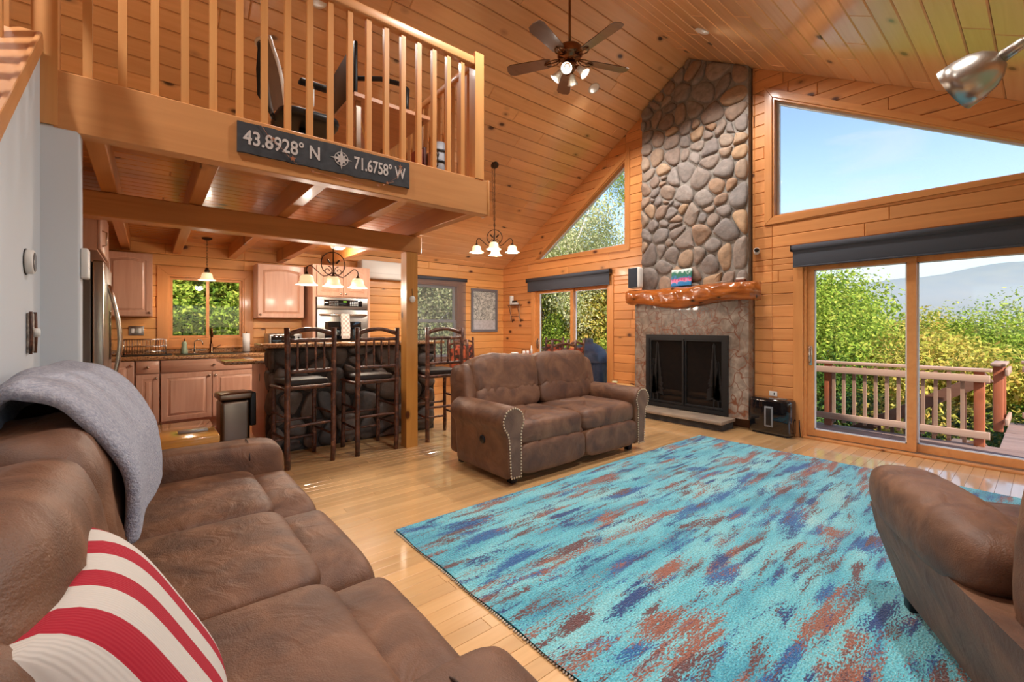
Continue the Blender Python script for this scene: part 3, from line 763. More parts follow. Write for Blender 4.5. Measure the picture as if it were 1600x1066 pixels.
# things on the mantel
sp = thing('shelf_speaker', 'white speaker with dark cloth front at the end of the mantel', 'speaker', (5.60, 3.90, 1.85), 0)
MB().bbox(-.06, .06, -.1, .1, 0, .315, .035, 4).obj('cabinet', M_paint, sp); MB().bbox(-.066, -.05, -.068, .092, .012, .303, .006, 3).obj('grille', plain('dark_blue_cloth', (38, 46, 58), .8), sp)
M_can = None
m, N, L, P = newmat('lake_painting'); tc = N.new('ShaderNodeTexCoord'); sx_ = N.new('ShaderNodeSeparateXYZ'); L.new(tc.outputs['Object'], sx_.inputs[0])
ns_ = N.new('ShaderNodeTexNoise'); ns_.inputs['Scale'].default_value = 26; L.new(tc.outputs['Object'], ns_.inputs['Vector'])
ad = N.new('ShaderNodeMath'); ad.operation = 'MULTIPLY_ADD'; L.new(ns_.outputs[0], ad.inputs[0]); ad.inputs[1].default_value = .14; L.new(sx_.outputs[2], ad.inputs[2])
rp = ramp(N, [(.0, srgb(24, 104, 178)), (.12, srgb(46, 140, 206)), (.135, srgb(240, 150, 190)), (.165, srgb(196, 60, 110)), (.18, srgb(50, 120, 180)), (.21, srgb(36, 110, 100)), (.25, srgb(40, 110, 84)), (.28, srgb(206, 226, 226)), (.36, srgb(232, 236, 230))]); L.new(ad.outputs[0], rp.inputs[0])
rp.color_ramp.elements[0].position = 0.0
L.new(rp.outputs[0], P.inputs['Base Color']); P.inputs['Roughness'].default_value = .6
cv = MB().bbox(-.01, .01, -.15, .15, 0, .235, .003).obj('canvas_painting', m, None, loc=(5.695, 3.23, 1.848), rot=(0, .1, .0)); tag(cv, 'small blue and pink lake canvas leaning on the chimney', 'painting')
bx = thing('mantel_box', 'small white and brown box lying on the mantel', 'box', (5.66, 2.42, 1.848))
MB().bbox(-.03, .03, -.06, .05, 0, .022, .004).obj('lid', plain('card_brown', (120, 70, 52), .6), bx); MB().bbox(-.025, .03, -.05, .045, .022, .04, .004).obj('label_panel', M_paint, bx)
kn = MB().tube([(-.02, -.10, .006), (0, -.03, .008), (.01, .05, .007), (.005, .1, .006)], [.004, .007, .007, .004], 8).obj('driftwood_stick', plain('driftwood', (150, 136, 124), .8), None, loc=(5.65, 2.63, 1.846)); tag(kn, 'thin grey stick lying on the mantel beside the box', 'stick')
# security camera on the siding
sc_ = thing('security_camera', 'small white wall camera beside the stone chimney', 'camera', (GX-.022, 2.30, 2.205))
MB().lathe([(.0, 0), (.024, 0), (.024, .012), (.01, .02), (.01, .04), (0, .04)], 14, RY(-PI/2)).obj('mount', M_paint, sc_)
MB().lathe([(0, 0), (.030, .002), (.034, .012), (.034, .075), (.030, .08)], 18, T((-.02, 0, 0)) @ RY(-PI/2+.25) @ RX(.35)).obj('housing', M_paint, sc_)
MB().lathe([(0, .082), (.028, .082), (.028, .076)], 18, T((-.02, 0, 0)) @ RY(-PI/2+.25) @ RX(.35)).obj('lens', M_blackg, sc_)
# air purifier
ap = thing('air_purifier', 'glossy black floor air purifier beside the sliding door', 'air purifier', (5.745, 2.09, 0), -.12)
MB().bbox(-.09, .09, -.235, .235, .015, .43, .035, 4).obj('body', M_blackg, ap); MB().bbox(-.07, .07, -.2, .2, 0, .02, .004).obj('base', M_black, ap)
MB().bbox(-.096, -.088, -.055, .045, .1, .34, .006, 2).obj('vent_frame', plain('grey_plastic', (112, 116, 122), .4), ap); MB().bbox(-.099, -.095, -.035, .025, .12, .32, .004, 2).obj('vent', M_black, ap)
MB().bbox(-.02, .03, -.16, -.06, .431, .441, .002).obj('control_strip', M_steel, ap)
cdn = MB().tube([(5.85, 1.838, .16), (5.80, 1.825, .2), (5.78, 1.815, .14), (5.79, 1.81, .01)], .006, 8).obj('power_cord', M_black); tag(cdn, 'short black power cord looping beside the air purifier', 'cord')
pl_ = thing('wall_outlet', 'small white outlet plate low on the siding above the purifier', 'outlet', (GX-.022, 2.12, .47))
MB().bbox(-.008, 0, -.045, .045, -.03, .03, .003).obj('plate', M_paint, pl_); MB().box(-.0095, -.008, -.02, -.008, -.012, .012).obj('slot', M_black, pl_)
# roller shade cassettes over the two sliders and on the dining window
for (ya, yb, nm, dr) in ((-.22, 1.90, 'charcoal roller shade rolled up above the wide sliding door', .24), (4.53, 6.56, 'charcoal roller shade above the narrow dining slider', .24)):
    rs = thing('roller_shade', nm, 'roller shade', (GX-.032, 0, 2.23))
    MB().cyl((-.05, ya, -.035), (-.05, yb, -.035), .036, 16).obj('roller_tube', M_shade, rs)
    MB().bbox(-.058, -.05, ya+.012, yb-.012, -dr, -.03, .003).obj('fabric', M_shade, rs)
    MB().bbox(-.064, -.044, ya+.012, yb-.012, -dr-.02, -dr, .006).obj('hem_bar', M_shade, rs)
    for yy in (ya-.008, yb): MB().bbox(-.09, 0, yy, yy+.008, -.075, .0, .004).obj('bracket', M_black, rs)
rs = thing('solar_screen_shade', 'lowered see-through grey screen over the dining window', 'roller shade', (0, EY-.035, 2.23))
MB().cyl((3.6, -.045, -.03), (4.87, -.045, -.03), .03, 14).obj('roller_tube', M_shade, rs); MB().box(3.61, 4.86, -.054, -.050, -1.64, -.02).obj('screen_fabric', M_screen, rs)
MB().bbox(3.61, 4.86, -.06, -.044, -1.665, -1.64, .005).obj('hem_bar', M_shade, rs)
for xx in (3.592, 4.872): MB().bbox(xx, xx+.008, -.08, 0, -.065, 0, .003).obj('bracket', M_black, rs)
# ---------------------------------------------------------------- kitchen
M_oak = wood('pickled_oak', (206, 160, 134), (184, 132, 106), 2, .42, .15, 0, var=.1, grain=1.6, bmp=.04)
M_oakx = wood('pickled_oak_cross', (206, 160, 134), (184, 132, 106), 0, .42, .15, 0, var=.1, grain=1.6, bmp=.04)
m, N, L, P = newmat('speckled_granite'); M_gran = m; v, raw, _ = coords(N, L, (1, 1, 1), False)
gr = ramp(N, [(.35, srgb(92, 62, 44)), (.48, srgb(164, 116, 76)), (.6, srgb(190, 150, 106)), (.7, srgb(120, 84, 60))]); L.new(nz(N, L, v, 70, 4, .5), gr.inputs[0]); L.new(gr.outputs[0], P.inputs['Base Color']); P.inputs['Roughness'].default_value = .12; P.inputs['Coat Weight'].default_value = .3
def knob(parent, x, z):
    MB().lathe([(0, 0), (.006, 0), (.006, .012), (.015, .016), (.016, .022), (.011, .028), (0, .029)], 12, T((x, -.02, z)) @ RX(PI/2)).obj('knob', M_nickel, parent)
def cab_door(parent, x0, x1, z0, z1, y, arch=False, kx=None, kz=None, name='door'):
    """framed raised-panel door, front face at -y side; local origin at cabinet"""
    w = .058; t = .02
    mb = MB().bbox(x0, x1, -t, 0, z0, z1, .004, 1)
    ins = .004
    d_ = mb.obj(name, M_oak, parent, loc=(0, y, 0))
    px0, px1, pz0, pz1 = x0+w, x1-w, z0+w, z1-w
    if px1-px0 > .03 and pz1-pz0 > .03:
        gm = MB()
        def outline(o, n=10):
            pts = [(px0+o, pz0+o), (px1-o, pz0+o)]
            if arch:
                rise = .028
                for i in range(n+1):
                    tt = i/n; pts.append((px1-o-(px1-px0-2*o)*tt, pz1-o-rise*(1-math.sin(PI*tt))))
            else: pts += [(px1-o, pz1-o), (px0+o, pz1-o)]
            return pts
        lev = [(0, -.0205), (.008, -.0145), (.022, -.0145), (.034, -.0225)]
        rings = [outline(o) for o, _ in lev]; n = len(rings[0])
        vs = [(x, yy, z) for rg, (_, yy) in zip(rings, lev) for x, z in rg]
        fs = [(k*n+i, k*n+(i+1) % n, (k+1)*n+(i+1) % n, (k+1)*n+i) for k in range(len(lev)-1) for i in range(n)]+[[(len(lev)-1)*n+i for i in range(n)]]
        # frame ring proud of the slab so that the groove reads
        fr = MB()
        o2 = outline(0); 
        rect = [(x0+.004, z0+.004), (x1-.004, z0+.004)]+([(x1-.004-(x1-x0-.008)*i/10, z1-.004) for i in range(11)] if arch else [(x1-.004, z1-.004), (x0+.004, z1-.004)])
        vs2 = [(x, -.0205-.004, z) for x, z in rect]+[(x, -.0205-.004, z) for x, z in o2]+[(x, -.018, z) for x, z in rect]+[(x, -.0145, z) for x, z in o2]
        fs2 = [(i, (i+1) % n, n+(i+1) % n, n+i) for i in range(n)]+[(n+i, n+(i+1) % n, 3*n+(i+1) % n, 3*n+i) for i in range(n)]+[(2*n+i, 2*n+(i+1) % n, (i+1) % n, i) for i in range(n)]
        fr.add(vs2, fs2).obj('frame', M_oak, d_)
        gm.add([(x, yy-.0035, z) for x, yy, z in vs], fs, None, False).obj('raised_panel', M_oak, d_)
    if kx is not None: knob(d_, kx, kz if kz is not None else z0+.04)
    return d_
YF = 6.80
def base_cab(label, x0, x1, door=None, drawer=None, doors=None, name='base_cabinet'):
    c = thing(name, label, 'cabinet', ((x0+x1)/2, YF, 0)); h = (x1-x0)/2
    MB().box(-h+.001, h-.001, .0, EY-.03-YF, .11, .885).obj('body', M_oak, c)
    MB().box(-h+.001, h-.001, .06, .08, 0, .11).obj('toe_kick', M_oakx, c)
    g = .006
    zt = .875
    if drawer:
        dr = MB().bbox(-h+g, h-g, -.02, 0, .725, .875, .006, 1).obj('drawer', M_oakx, c); knob(dr, .0 if drawer == 1 else drawer, .80)
        zt = .715
    n = len(doors); 
    for i, side in enumerate(doors):
        a = -h+g+i*(2*h-g)/n; b = a+(2*h-g)/n-g
        cab_door(c, a, b, .135, zt, 0, False, (b-.03 if side > 0 else a+.03), zt-.05)
    return c
base_cab('single-door pickled oak base cabinet beside the refrigerator', -.62, -.125, doors=[1])
base_cab('narrow oak base cabinet with one drawer under the dish rack', -.12, .105, drawer=1, doors=[1])
base_cab('wide oak sink cabinet with two doors under the kitchen window', .11, 1.145, drawer=.02, doors=[1, -1])
base_cab('oak base cabinet tucked behind the stone bar', 1.15, 1.83, drawer=1, doors=[1, -1])
ct = thing('kitchen_countertop', 'long speckled granite countertop and backsplash under the kitchen window', 'countertop', (0, YF, .885))
MB().bbox(-.62, 1.835, -.035, EY-.03-YF, 0, .04, .006, 2).obj('slab', M_gran, ct); MB().bbox(-.62, 1.835, EY-.055-YF, EY-.028-YF, .04, .105, .003).obj('backsplash', M_gran, ct)
sk = MB(); 
sk_o = thing('kitchen_sink', 'black undermount sink set in the granite below the window', 'sink', (.62, 7.05, .925))
MB().bbox(-.36, .36, -.2, .2, .0, .006, .003).obj('rim', M_black, sk_o)
def upper(label, x0, x1, z0, z1, doors, yf=7.1, name='wall_cabinet'):
    c = thing(name, label, 'cabinet', ((x0+x1)/2, yf, z0)); h = (x1-x0)/2
    MB().box(-h, h, 0, EY-.024-yf, 0, z1-z0).obj('body', M_oak, c)
    n = len(doors)
    for i, s_ in enumerate(doors):
        a = -h+.004+i*(2*h-.004)/n; b = a+(2*h-.004)/n-.004
        cab_door(c, a, b, .004, z1-z0-.004, 0, True, (b-.03 if s_ > 0 else a+.03), .045)
    return c
upper('arched oak wall cabinet above the dish rack', -.42, .04, 1.41, 2.19, [1])
upper('arched oak wall cabinet between the kitchen window and the oven', 1.185, 1.80, 1.41, 2.18, [-1])
upper('narrow oak wall cabinet over the refrigerator side', -.75, -.43, 1.41, 2.12, [1])
cf = thing('fridge_top_cabinet', 'oak cabinet mounted above the refrigerator', 'cabinet', (-.55, 5.0, 1.86)); MB().box(-.35, .25, -.44, .45, 0, .36).obj('body', M_oak, cf)
kd = MB().bbox(.25, .27, -.43, .44, .01, .35, .004, 1).obj('door', M_oak, cf); MB().tube([(.27, -.3, .05), (.295, -.3, .06), (.295, -.3, .16), (.27, -.3, .17)], .006, 8).obj('pull', M_nickel, kd)
# refrigerator
fr = thing('refrigerator', 'stainless steel refrigerator with a long curved handle', 'refrigerator', (-.63, 4.98, 0))
MB().bbox(-.36, .30, -.45, .45, .02, 1.78, .01, 2).obj('body', plain('fridge_grey', (104, 98, 92), .5), fr)
for a, b, hy in ((-.45, -.003, -.045), (.003, .45, .045)):
    d_ = MB().bbox(.305, .37, a, b, .62, 1.78, .014, 3).obj('door', M_steel, fr)
    pts = [(.37, hy, .72)]+[(.375+.07*math.sin(PI*t/10), hy, .72+.9*t/10) for t in range(11)]+[(.37, hy, 1.62)]
    MB().tube(pts, .015, 10).obj('handle', M_nickel, d_)
d_ = MB().bbox(.305, .37, -.45, .45, .05, .61, .014, 3).obj('freezer_drawer', M_steel, fr); MB().tube([(.37, -.36, .53), (.42, -.34, .53), (.42, .34, .53), (.37, .36, .53)], .014, 10).obj('handle', M_nickel, d_)
MB().bbox(.372, .378, .16, .34, 1.0, 1.42, .004, 1).obj('dispenser', M_blackg, fr)
# tall oven cabinet with wall oven
oc = thing('oven_cabinet', 'tall pale oak oven cabinet with two arched doors on top', 'cabinet', (2.275, 6.80, 0))
MB().box(-.43, .42, 0, .60, .0, .66).box(-.43, -.39, 0, .6, .66, 2.2).box(.385, .42, 0, .6, .66, 2.2).box(-.39, .385, 0, .6, 1.725, 2.2).box(-.39, .385, .56, .6, .66, 1.725).obj('body', M_oak, oc)
for a, b, kx in ((-.38, -.004, -.04), (.004, .38, .04)): cab_door(oc, a, b, 1.74, 2.19, 0, True, kx, 1.78)
ov = thing('wall_oven', 'stainless steel wall oven with black glass door and keypad', 'oven', (2.272, 6.80, .68))
MB().box(-.375, .375, .0, .5, 0, 1.04).obj('carcass', M_black, ov)
cp = MB().bbox(-.378, .378, -.03, 0, .87, 1.04, .006, 2).obj('control_panel', M_steel, ov)
MB().bbox(-.28, .29, -.034, -.029, .91, 1.005, .004, 2).obj('keypad', M_blackg, cp)
kb_ = MB()
for sx in (-.2, .1):
    for i in range(5):
        for j in range(3): kb_.box(sx+i*.028, sx+i*.028+.012, -.0355, -.034, .925+j*.025, .935+j*.025)
kb_.obj('button_dots', M_paint, cp); MB().box(.0, .05, -.0355, -.034, .972, .99).obj('clock_display', emit('clock_green', (150, 220, 60), 1.2, (20, 30, 10)), cp)
od = MB().bbox(-.378, .378, -.04, 0, .16, .86, .008, 2).obj('oven_door', M_steel, ov)
MB().bbox(-.27, .27, -.044, -.039, .30, .68, .01, 3).obj('window', M_blackg, od)
MB().tube([(-.34, -.04, .78), (-.34, -.085, .78), (.34, -.085, .78), (.34, -.04, .78)], .014, 10).obj('handle', M_nickel, od)
MB().bbox(-.378, .378, -.03, 0, .0, .15, .006, 2).obj('lower_panel', M_steel, ov); MB().tube([(-.34, -.03, .11), (-.34, -.07, .11), (.34, -.07, .11), (.34, -.03, .11)], .012, 10).obj('lower_handle', M_nickel, ov)
m, N, L, P = newmat('checked_towel'); v, raw, _ = coords(N, L, (1, 1, 1), False); ck = N.new('ShaderNodeTexChecker'); ck.inputs['Scale'].default_value = 30; L.new(v, ck.inputs[0]); ck.inputs[1].default_value = srgb(222, 212, 204); ck.inputs[2].default_value = srgb(180, 164, 154); L.new(ck.outputs[0], P.inputs['Base Color']); P.inputs['Roughness'].default_value = .9
tw = MB()
def tf(u, v_):
    x = -.05+.125*u+.006*math.sin(v_*9)
    s_ = v_*.72
    if s_ < .36: z, yy = .42+s_, -.105-.008*math.sin(u*9)*(1-v_*2)
    elif s_ < .40: z, yy = .785+.012*math.sin((s_-.36)/.04*PI), -.105+.04*(s_-.36)/.04
    else: z, yy = .78-(s_-.40), -.067
    return (x, yy, z)
tw.grid(tf, 14, 40).obj('dish_towel', m, None, loc=(2.272, 6.80, .68)); to = bpy.data.objects['dish_towel']; tag(to, 'pale checked dish towel hanging over the oven handle', 'towel')
so_ = to.modifiers.new('t', 'SOLIDIFY'); so_.thickness = .005
# mini split
ac = thing('mini_split', 'white wall air conditioner above the pine siding next to the oven', 'air conditioner', (3.145, EY-.022, 2.10))
MB().bbox(-.435, .435, -.22, 0, 0, .30, .03, 3).obj('housing', M_paint, ac); MB().box(-.4, .4, -.2, -.05, -.004, .004).obj('louver', plain('grey_vent', (150, 152, 154), .5), ac)
MB().box(-.41, .41, -.222, -.219, .085, .088).obj('seam', plain('grey_line', (170, 172, 174), .5), ac)
# counter things
dr = thing('dish_rack', 'chrome wire dish rack standing on the granite counter', 'dish rack', (-.03, 7.12, .925))
MB().bbox(-.24, .26, -.16, .14, 0, .012, .004).obj('drain_tray', M_black, dr)
wr = MB()
for yy in (-.13, .12):
    for z in (.05, .115, .20): wr.tube([(-.2, yy, z), (.2, yy, z)], .004, 6)
for i in range(17):
    x = -.2+.025*i; wr.tube([(x, -.13, .20), (x, -.13, .03), (x, .12, .03), (x, .12, .20)], .0028, 5)
for x in (-.2, .2): wr.tube([(x, -.13, .2), (x, .12, .2)], .004, 6); wr.cyl((x, -.13, .01), (x, -.13, .2), .004, 6); wr.cyl((x, .12, .01), (x, .12, .2), .004, 6)
wr.obj('wire_basket', M_nickel, dr)
sb = thing('soap_bottle', 'pale green ceramic soap bottle beside the sink', 'bottle', (.36, 7.17, .925))
MB().lathe([(0, 0), (.036, 0), (.04, .02), (.036, .07), (.026, .11), (.03, .14), (.018, .165), (0, .165)], 18).obj('bottle', plain('sage_ceramic', (150, 166, 138), .3), sb); MB().tube([(0, 0, .165), (0, 0, .2), (0, -.03, .2)], .006, 8).obj('pump', M_bronze, sb)
ft = thing('filter_tap', 'small curved chrome filter tap next to the soap bottle', 'faucet', (.47, 7.2, .925))
MB().lathe([(0, 0), (.02, 0), (.016, .02), (0, .02)], 14).obj('base', M_nickel, ft)
MB().tube([(0, 0, .01), (0, 0, .14)]+[(.045*(1-math.cos(PI*t/8)), -.0, .14+.045*math.sin(PI*t/8)) for t in range(9)]+[(.09, 0, .12)], .007, 8).obj('spout', M_nickel, ft); MB().tube([(-.005, 0, .04), (-.03, -.01, .06)], .005, 6).obj('lever', M_nickel, ft)
fa = thing('kitchen_faucet', 'tall bronze kitchen faucet in front of the window', 'faucet', (.655, 7.2, .925))
MB().lathe([(0, 0), (.03, 0), (.03, .012), (.022, .03), (.02, .12), (.014, .13), (0, .13)], 16).obj('body', M_brass, fa)
MB().tube([(0, 0, .12), (0, 0, .28)]+[(0, -.06*(1-math.cos(PI*t/8)), .28+.06*math.sin(PI*t/8)) for t in range(9)]+[(0, -.12, .22)], .011, 10).obj('spout', M_brass, fa)
MB().tube([(.02, 0, .07), (.06, -.0, .08), (.11, -.01, .11)], .007, 8).obj('lever', M_brass, fa)
sd_ = thing('soap_dispenser', 'short brass soap dispenser beside the tall faucet', 'dispenser', (.92, 7.2, .925)); MB().lathe([(0, 0), (.016, 0), (.012, .02), (.008, .03), (.008, .07), (0, .07)], 12).obj('base', M_brass, sd_); MB().tube([(0, 0, .065), (0, -.05, .06)], .006, 8).obj('nozzle', M_brass, sd_)
pt_ = thing('paper_towel_holder', 'white paper towel roll on a dark upright holder', 'paper towels', (1.06, 7.15, .925)); MB().lathe([(0, 0), (.06, 0), (.06, .01), (0, .01)], 18).obj('base', M_bronze, pt_); MB().cyl((0, 0, .01), (0, 0, .29), .006, 8).obj('rod', M_bronze, pt_); MB().lathe([(.02, .012), (.045, .012), (.045, .265), (.02, .265)], 24).obj('roll', M_paint, pt_)
tv = thing('toaster_oven', 'stainless toaster oven on the counter beside the tall oven', 'toaster oven', (1.52, 7.1, .925)); MB().bbox(-.22, .22, -.16, .16, .015, .26, .015, 2).obj('body', M_steel, tv); MB().bbox(-.19, .12, -.166, -.158, .05, .225, .006).obj('glass_door', M_blackg, tv); MB().tube([(-.16, -.16, .235), (-.16, -.18, .235), (.1, -.18, .235), (.1, -.16, .235)], .006, 8).obj('handle', M_nickel, tv)
for i in range(3): MB().lathe([(0, 0), (.014, 0), (.012, .012), (0, .012)], 12, T((.17, -.16, .08+.06*i)) @ RX(PI/2)).obj('dial', M_black, tv)
for f_ in ((-.19, -.13), (.19, -.13), (-.19, .13), (.19, .13)): MB().cyl((f_[0], f_[1], 0), (f_[0], f_[1], .02), .012, 8).obj('foot', M_black, tv)
op = thing('wall_switch', 'steel switch and outlet plate beside the refrigerator handle', 'switch', (-.12, EY-.022, 1.23)); MB().bbox(-.075, .075, -.008, 0, -.06, .06, .003).obj('plate', M_steel, op)
for x in (-.035, .035): MB().bbox(x-.014, x+.014, -.012, -.008, -.03, .03, .002).obj('rocker', M_paint, op)
# ---------------------------------------------------------------- island with stone bar
M_dstone = stonemat('dark_island_stone', [(74, 66, 62), (98, 90, 84), (60, 56, 54), (112, 98, 88), (82, 80, 80)], 0, .5, .6)
isl = thing('kitchen_island', 'kitchen island with a dark fieldstone front and raised granite bar', 'kitchen island', (0, 0, 0))
MB().box(.98, 2.79, 4.95, 5.28, 0, 1.07).obj('stone_core', plain('dark_mortar', (62, 56, 52), .9, var=.3, vscale=20, bmp=.4), isl)
fpoly = [(.965, 0), (2.80, 0), (2.80, 1.07), (.965, 1.07)]
for i, c in enumerate(voronoi(fpoly, 44, 31)):
    s_, (u, v_) = stone(c, random.Random(i+50).uniform(.03, .055), .010, i+50)
    s_.obj('stone', M_dstone, isl, M=frame((u, 4.955, v_), (1, 0, 0), (0, 0, 1), (0, -1, 0)))
for i, c in enumerate(voronoi([(-5.28, 0), (-4.95, 0), (-4.95, 1.07), (-5.28, 1.07)], 9, 33)):
    s_, (u, v_) = stone(c, .04, .010, i+150); s_.obj('stone', M_dstone, isl, M=frame((.985, -u, v_), (0, -1, 0), (0, 0, 1), (-1, 0, 0)))
for i, c in enumerate(voronoi([(4.95, 0), (5.28, 0), (5.28, 1.07), (4.95, 1.07)], 9, 35)):
    s_, (u, v_) = stone(c, .04, .010, i+170); s_.obj('stone', M_dstone, isl, M=frame((2.785, u, v_), (0, 1, 0), (0, 0, 1), (1, 0, 0)))
MB().bbox(.86, 2.90, 4.86, 5.34, 1.07, 1.108, .01, 2).obj('bar_top', M_gran, isl)
MB().box(.962, 2.78, 5.285, 6.05, .0, .885).obj('cabinet_body', M_oak, isl)
MB().bbox(.953, .962, 5.30, 6.04, .02, .88, .003).obj('end_panel', M_oak, isl); MB().bbox(.60, 2.84, 5.345, 6.08, .886, .922, .008, 2).obj('counter_top', M_gran, isl)
MB().bbox(.945, .952, 5.55, 5.59, .68, .76, .003).obj('outlet', M_steel, isl)
# trash can
tc_ = thing('trash_can', 'brushed bronze steel step trash can beside the island', 'trash can', (.67, 5.12, 0), .05)
MB().bbox(-.15, .10, -.13, .13, 0, .57, .035, 4).obj('bin', M_steeld, tc_); MB().bbox(-.165, .115, -.14, .14, .575, .64, .02, 3).obj('lid', M_steeld, tc_)
MB().bbox(.10, .155, -.11, .11, .3, .63, .012, 3).obj('liner_pocket', M_black, tc_); MB().bbox(-.1, .05, -.18, -.12, .01, .03, .005).obj('pedal', M_black, tc_)
# bench
be = thing('plank_bench', 'low varnished slab bench behind the sofa with a knot in its edge', 'bench', (0, 0, 0))
M_bench = wood('varnished_slab', (208, 156, 84), (168, 108, 48), 0, .15, .6, .5, (80, 36, 14), 0, kscale=.8, crough=.08)
MB().bbox(-.20, .44, 4.19, 4.95, .36, .425, .012, 2).obj('seat', M_bench, be)
for x in (-.12, .36):
    for y_ in (4.26, 4.88): MB().bbox(x-.03, x+.03, y_-.03, y_+.03, 0, .36, .006).obj('leg', M_beam, be)
tb = MB().bbox(-.1, .1, -.035, .035, 0, .022, .006).obj('silver_tray', plain('silver_grey', (176, 172, 166), .3, .6), None, loc=(.28, 4.42, .425)); tag(tb, 'slim silver grey case lying on the plank bench', 'case')
rk = MB().bbox(.62, 1.1, 5.3, 6.4, 0, .012, .005)
kr = MB().bbox(.02, .90, 5.62, 6.70, .0, .01, .004).obj('kitchen_mat', plain('red_mat', (164, 62, 58), .95, c2=(120, 44, 46), vscale=22, bmp=.4, bscale=120)); tag(kr, 'red kitchen mat on the floor between island and sink', 'rug')
# ---------------------------------------------------------------- bar stools
def hickory(name):
    m, N, L, P = newmat(name); v, raw, rn = coords(N, L, (1, 1, 1)); n = nz(N, L, v, 14, 5, 1.2)
    r = ramp(N, [(.3, srgb(44, 24, 18)), (.5, srgb(84, 48, 34)), (.66, srgb(116, 72, 50)), (.74, srgb(182, 128, 92))]); L.new(n, r.inputs[0]); L.new(r.outputs[0], P.inputs['Base Color']); P.inputs['Roughness'].default_value = .45; P.inputs['Coat Weight'].default_value = .2
    bump(N, L, P, nz(N, L, v, 40, 4), .6, .006); return m
M_hick = hickory('hickory_bark')
def stick(p0, p1, r, seed, n=8, bow=0.):
    rr = random.Random(seed); p0, p1 = Vector(p0), Vector(p1); k = 9; pts = []; rad = []
    d_ = p1-p0; side = d_.orthogonal().normalized()
    for i in range(k):
        t = i/(k-1); pts.append(p0+d_*t+Vector((rr.uniform(-1, 1), rr.uniform(-1, 1), rr.uniform(-1, 1)))*r*.14+Vector((0, 0, bow*math.sin(PI*t)))); rad.append(r*rr.uniform(.9, 1.12))
    return MB().tube(pts, rad, n)
M_seat = plain('dark_leather_seat', (48, 38, 34), .6, var=.3, vscale=12)
def stool(label, loc, rz, group='hickory bar stools'):
    s_ = thing('bar_stool', label, 'bar stool', loc, rz, group)
    w, d2, sh_, bh = .20, .20, .73, 1.275      # back towards -y
    for x in (-w, w):
        stick((x*1.02, -d2-.03, 0), (x*1.06, -d2-.04, bh), .024, 11+x).obj('leg', M_hick, s_)
        stick((x*.98, d2, 0), (x*.95, d2, sh_), .022, 21+x).obj('leg', M_hick, s_)
    for z, sd2 in ((.36, 4), (.71, 5)):
        stick((-w, -d2-.03, z+.02), (w, -d2-.03, z+.02), .0125, sd2).obj('stretcher', M_hick, s_)
    for z in (.18, .36): stick((-w, d2, z), (w, d2, z), .0125, z*10).obj('stretcher', M_hick, s_)
    for x in (-w, w):
        for z in (.26, .46): stick((x, -d2-.02, z), (x, d2, z), .0125, z*20+x).obj('stretcher', M_hick, s_)
    MB().bbox(-w-.02, w+.02, -d2-.0, d2+.03, sh_-.03, sh_+.0, .012, 2).obj('seat_frame', M_hick, s_)
    MB().bbox(-w+.01, w-.01, -d2+.01, d2+.02, sh_, sh_+.065, .028, 3).obj('seat', M_seat, s_)
    stick((-w, -d2-.035, 1.215), (w, -d2-.035, 1.215), .02, 77, bow=.045).obj('top_rail', M_hick, s_)
    stick((-w, -d2-.035, 1.155), (w, -d2-.035, 1.155), .018, 78).obj('back_rail', M_hick, s_)
    stick((-w, -d2-.035, .875), (w, -d2-.035, .875), .018, 79).obj('back_rail', M_hick, s_)
    for i in range(4): stick((-.12+.08*i, -d2-.035, .875), (-.12+.08*i, -d2-.035, 1.155), .010, 80+i).obj('back_spindle', M_hick, s_)
    return s_
stool('hickory bar stool at the bar end nearest the trash can', (1.14, 4.57, 0), .10)
stool('hickory bar stool standing against the pine post', (1.80, 4.58, 0), .02)
stool('hickory bar stool past the pine post behind the loveseat', (2.62, 4.58, 0), -.12)
# ---------------------------------------------------------------- dining set
dt = thing('dining_table', 'round-edged wooden dining table behind the loveseat', 'table', (4.78, 5.72, 0))
M_tab = wood('table_wood', (196, 110, 58), (156, 76, 36), 0, .25, .5, .2, (80, 36, 14), 0)
MB().bbox(-.66, .60, -.52, .52, .715, .755, .018, 3).obj('table_top', M_tab, dt); MB().box(-.6, .6, -.4, .4, .64, .715).obj('apron', M_tab, dt)
for x in (-.55, .55):
    for y_ in (-.36, .36): stick((x, y_, 0), (x, y_, .68), .035, x*9+y_, 10).obj('leg', M_hick, dt)
m, N, L, P = newmat('lodge_upholstery'); v, raw, _ = coords(N, L, (1, 1, 1), True); r = ramp(N, [(.40, srgb(60, 34, 26)), (.46, srgb(150, 66, 44)), (.7, srgb(178, 92, 60))]); L.new(nz(N, L, v, 9, 2, .4), r.inputs[0]); L.new(r.outputs[0], P.inputs['Base Color']); P.inputs['Roughness'].default_value = .9; M_lodge = m
M_moose = plain('dark_figure', (48, 28, 22), .9)
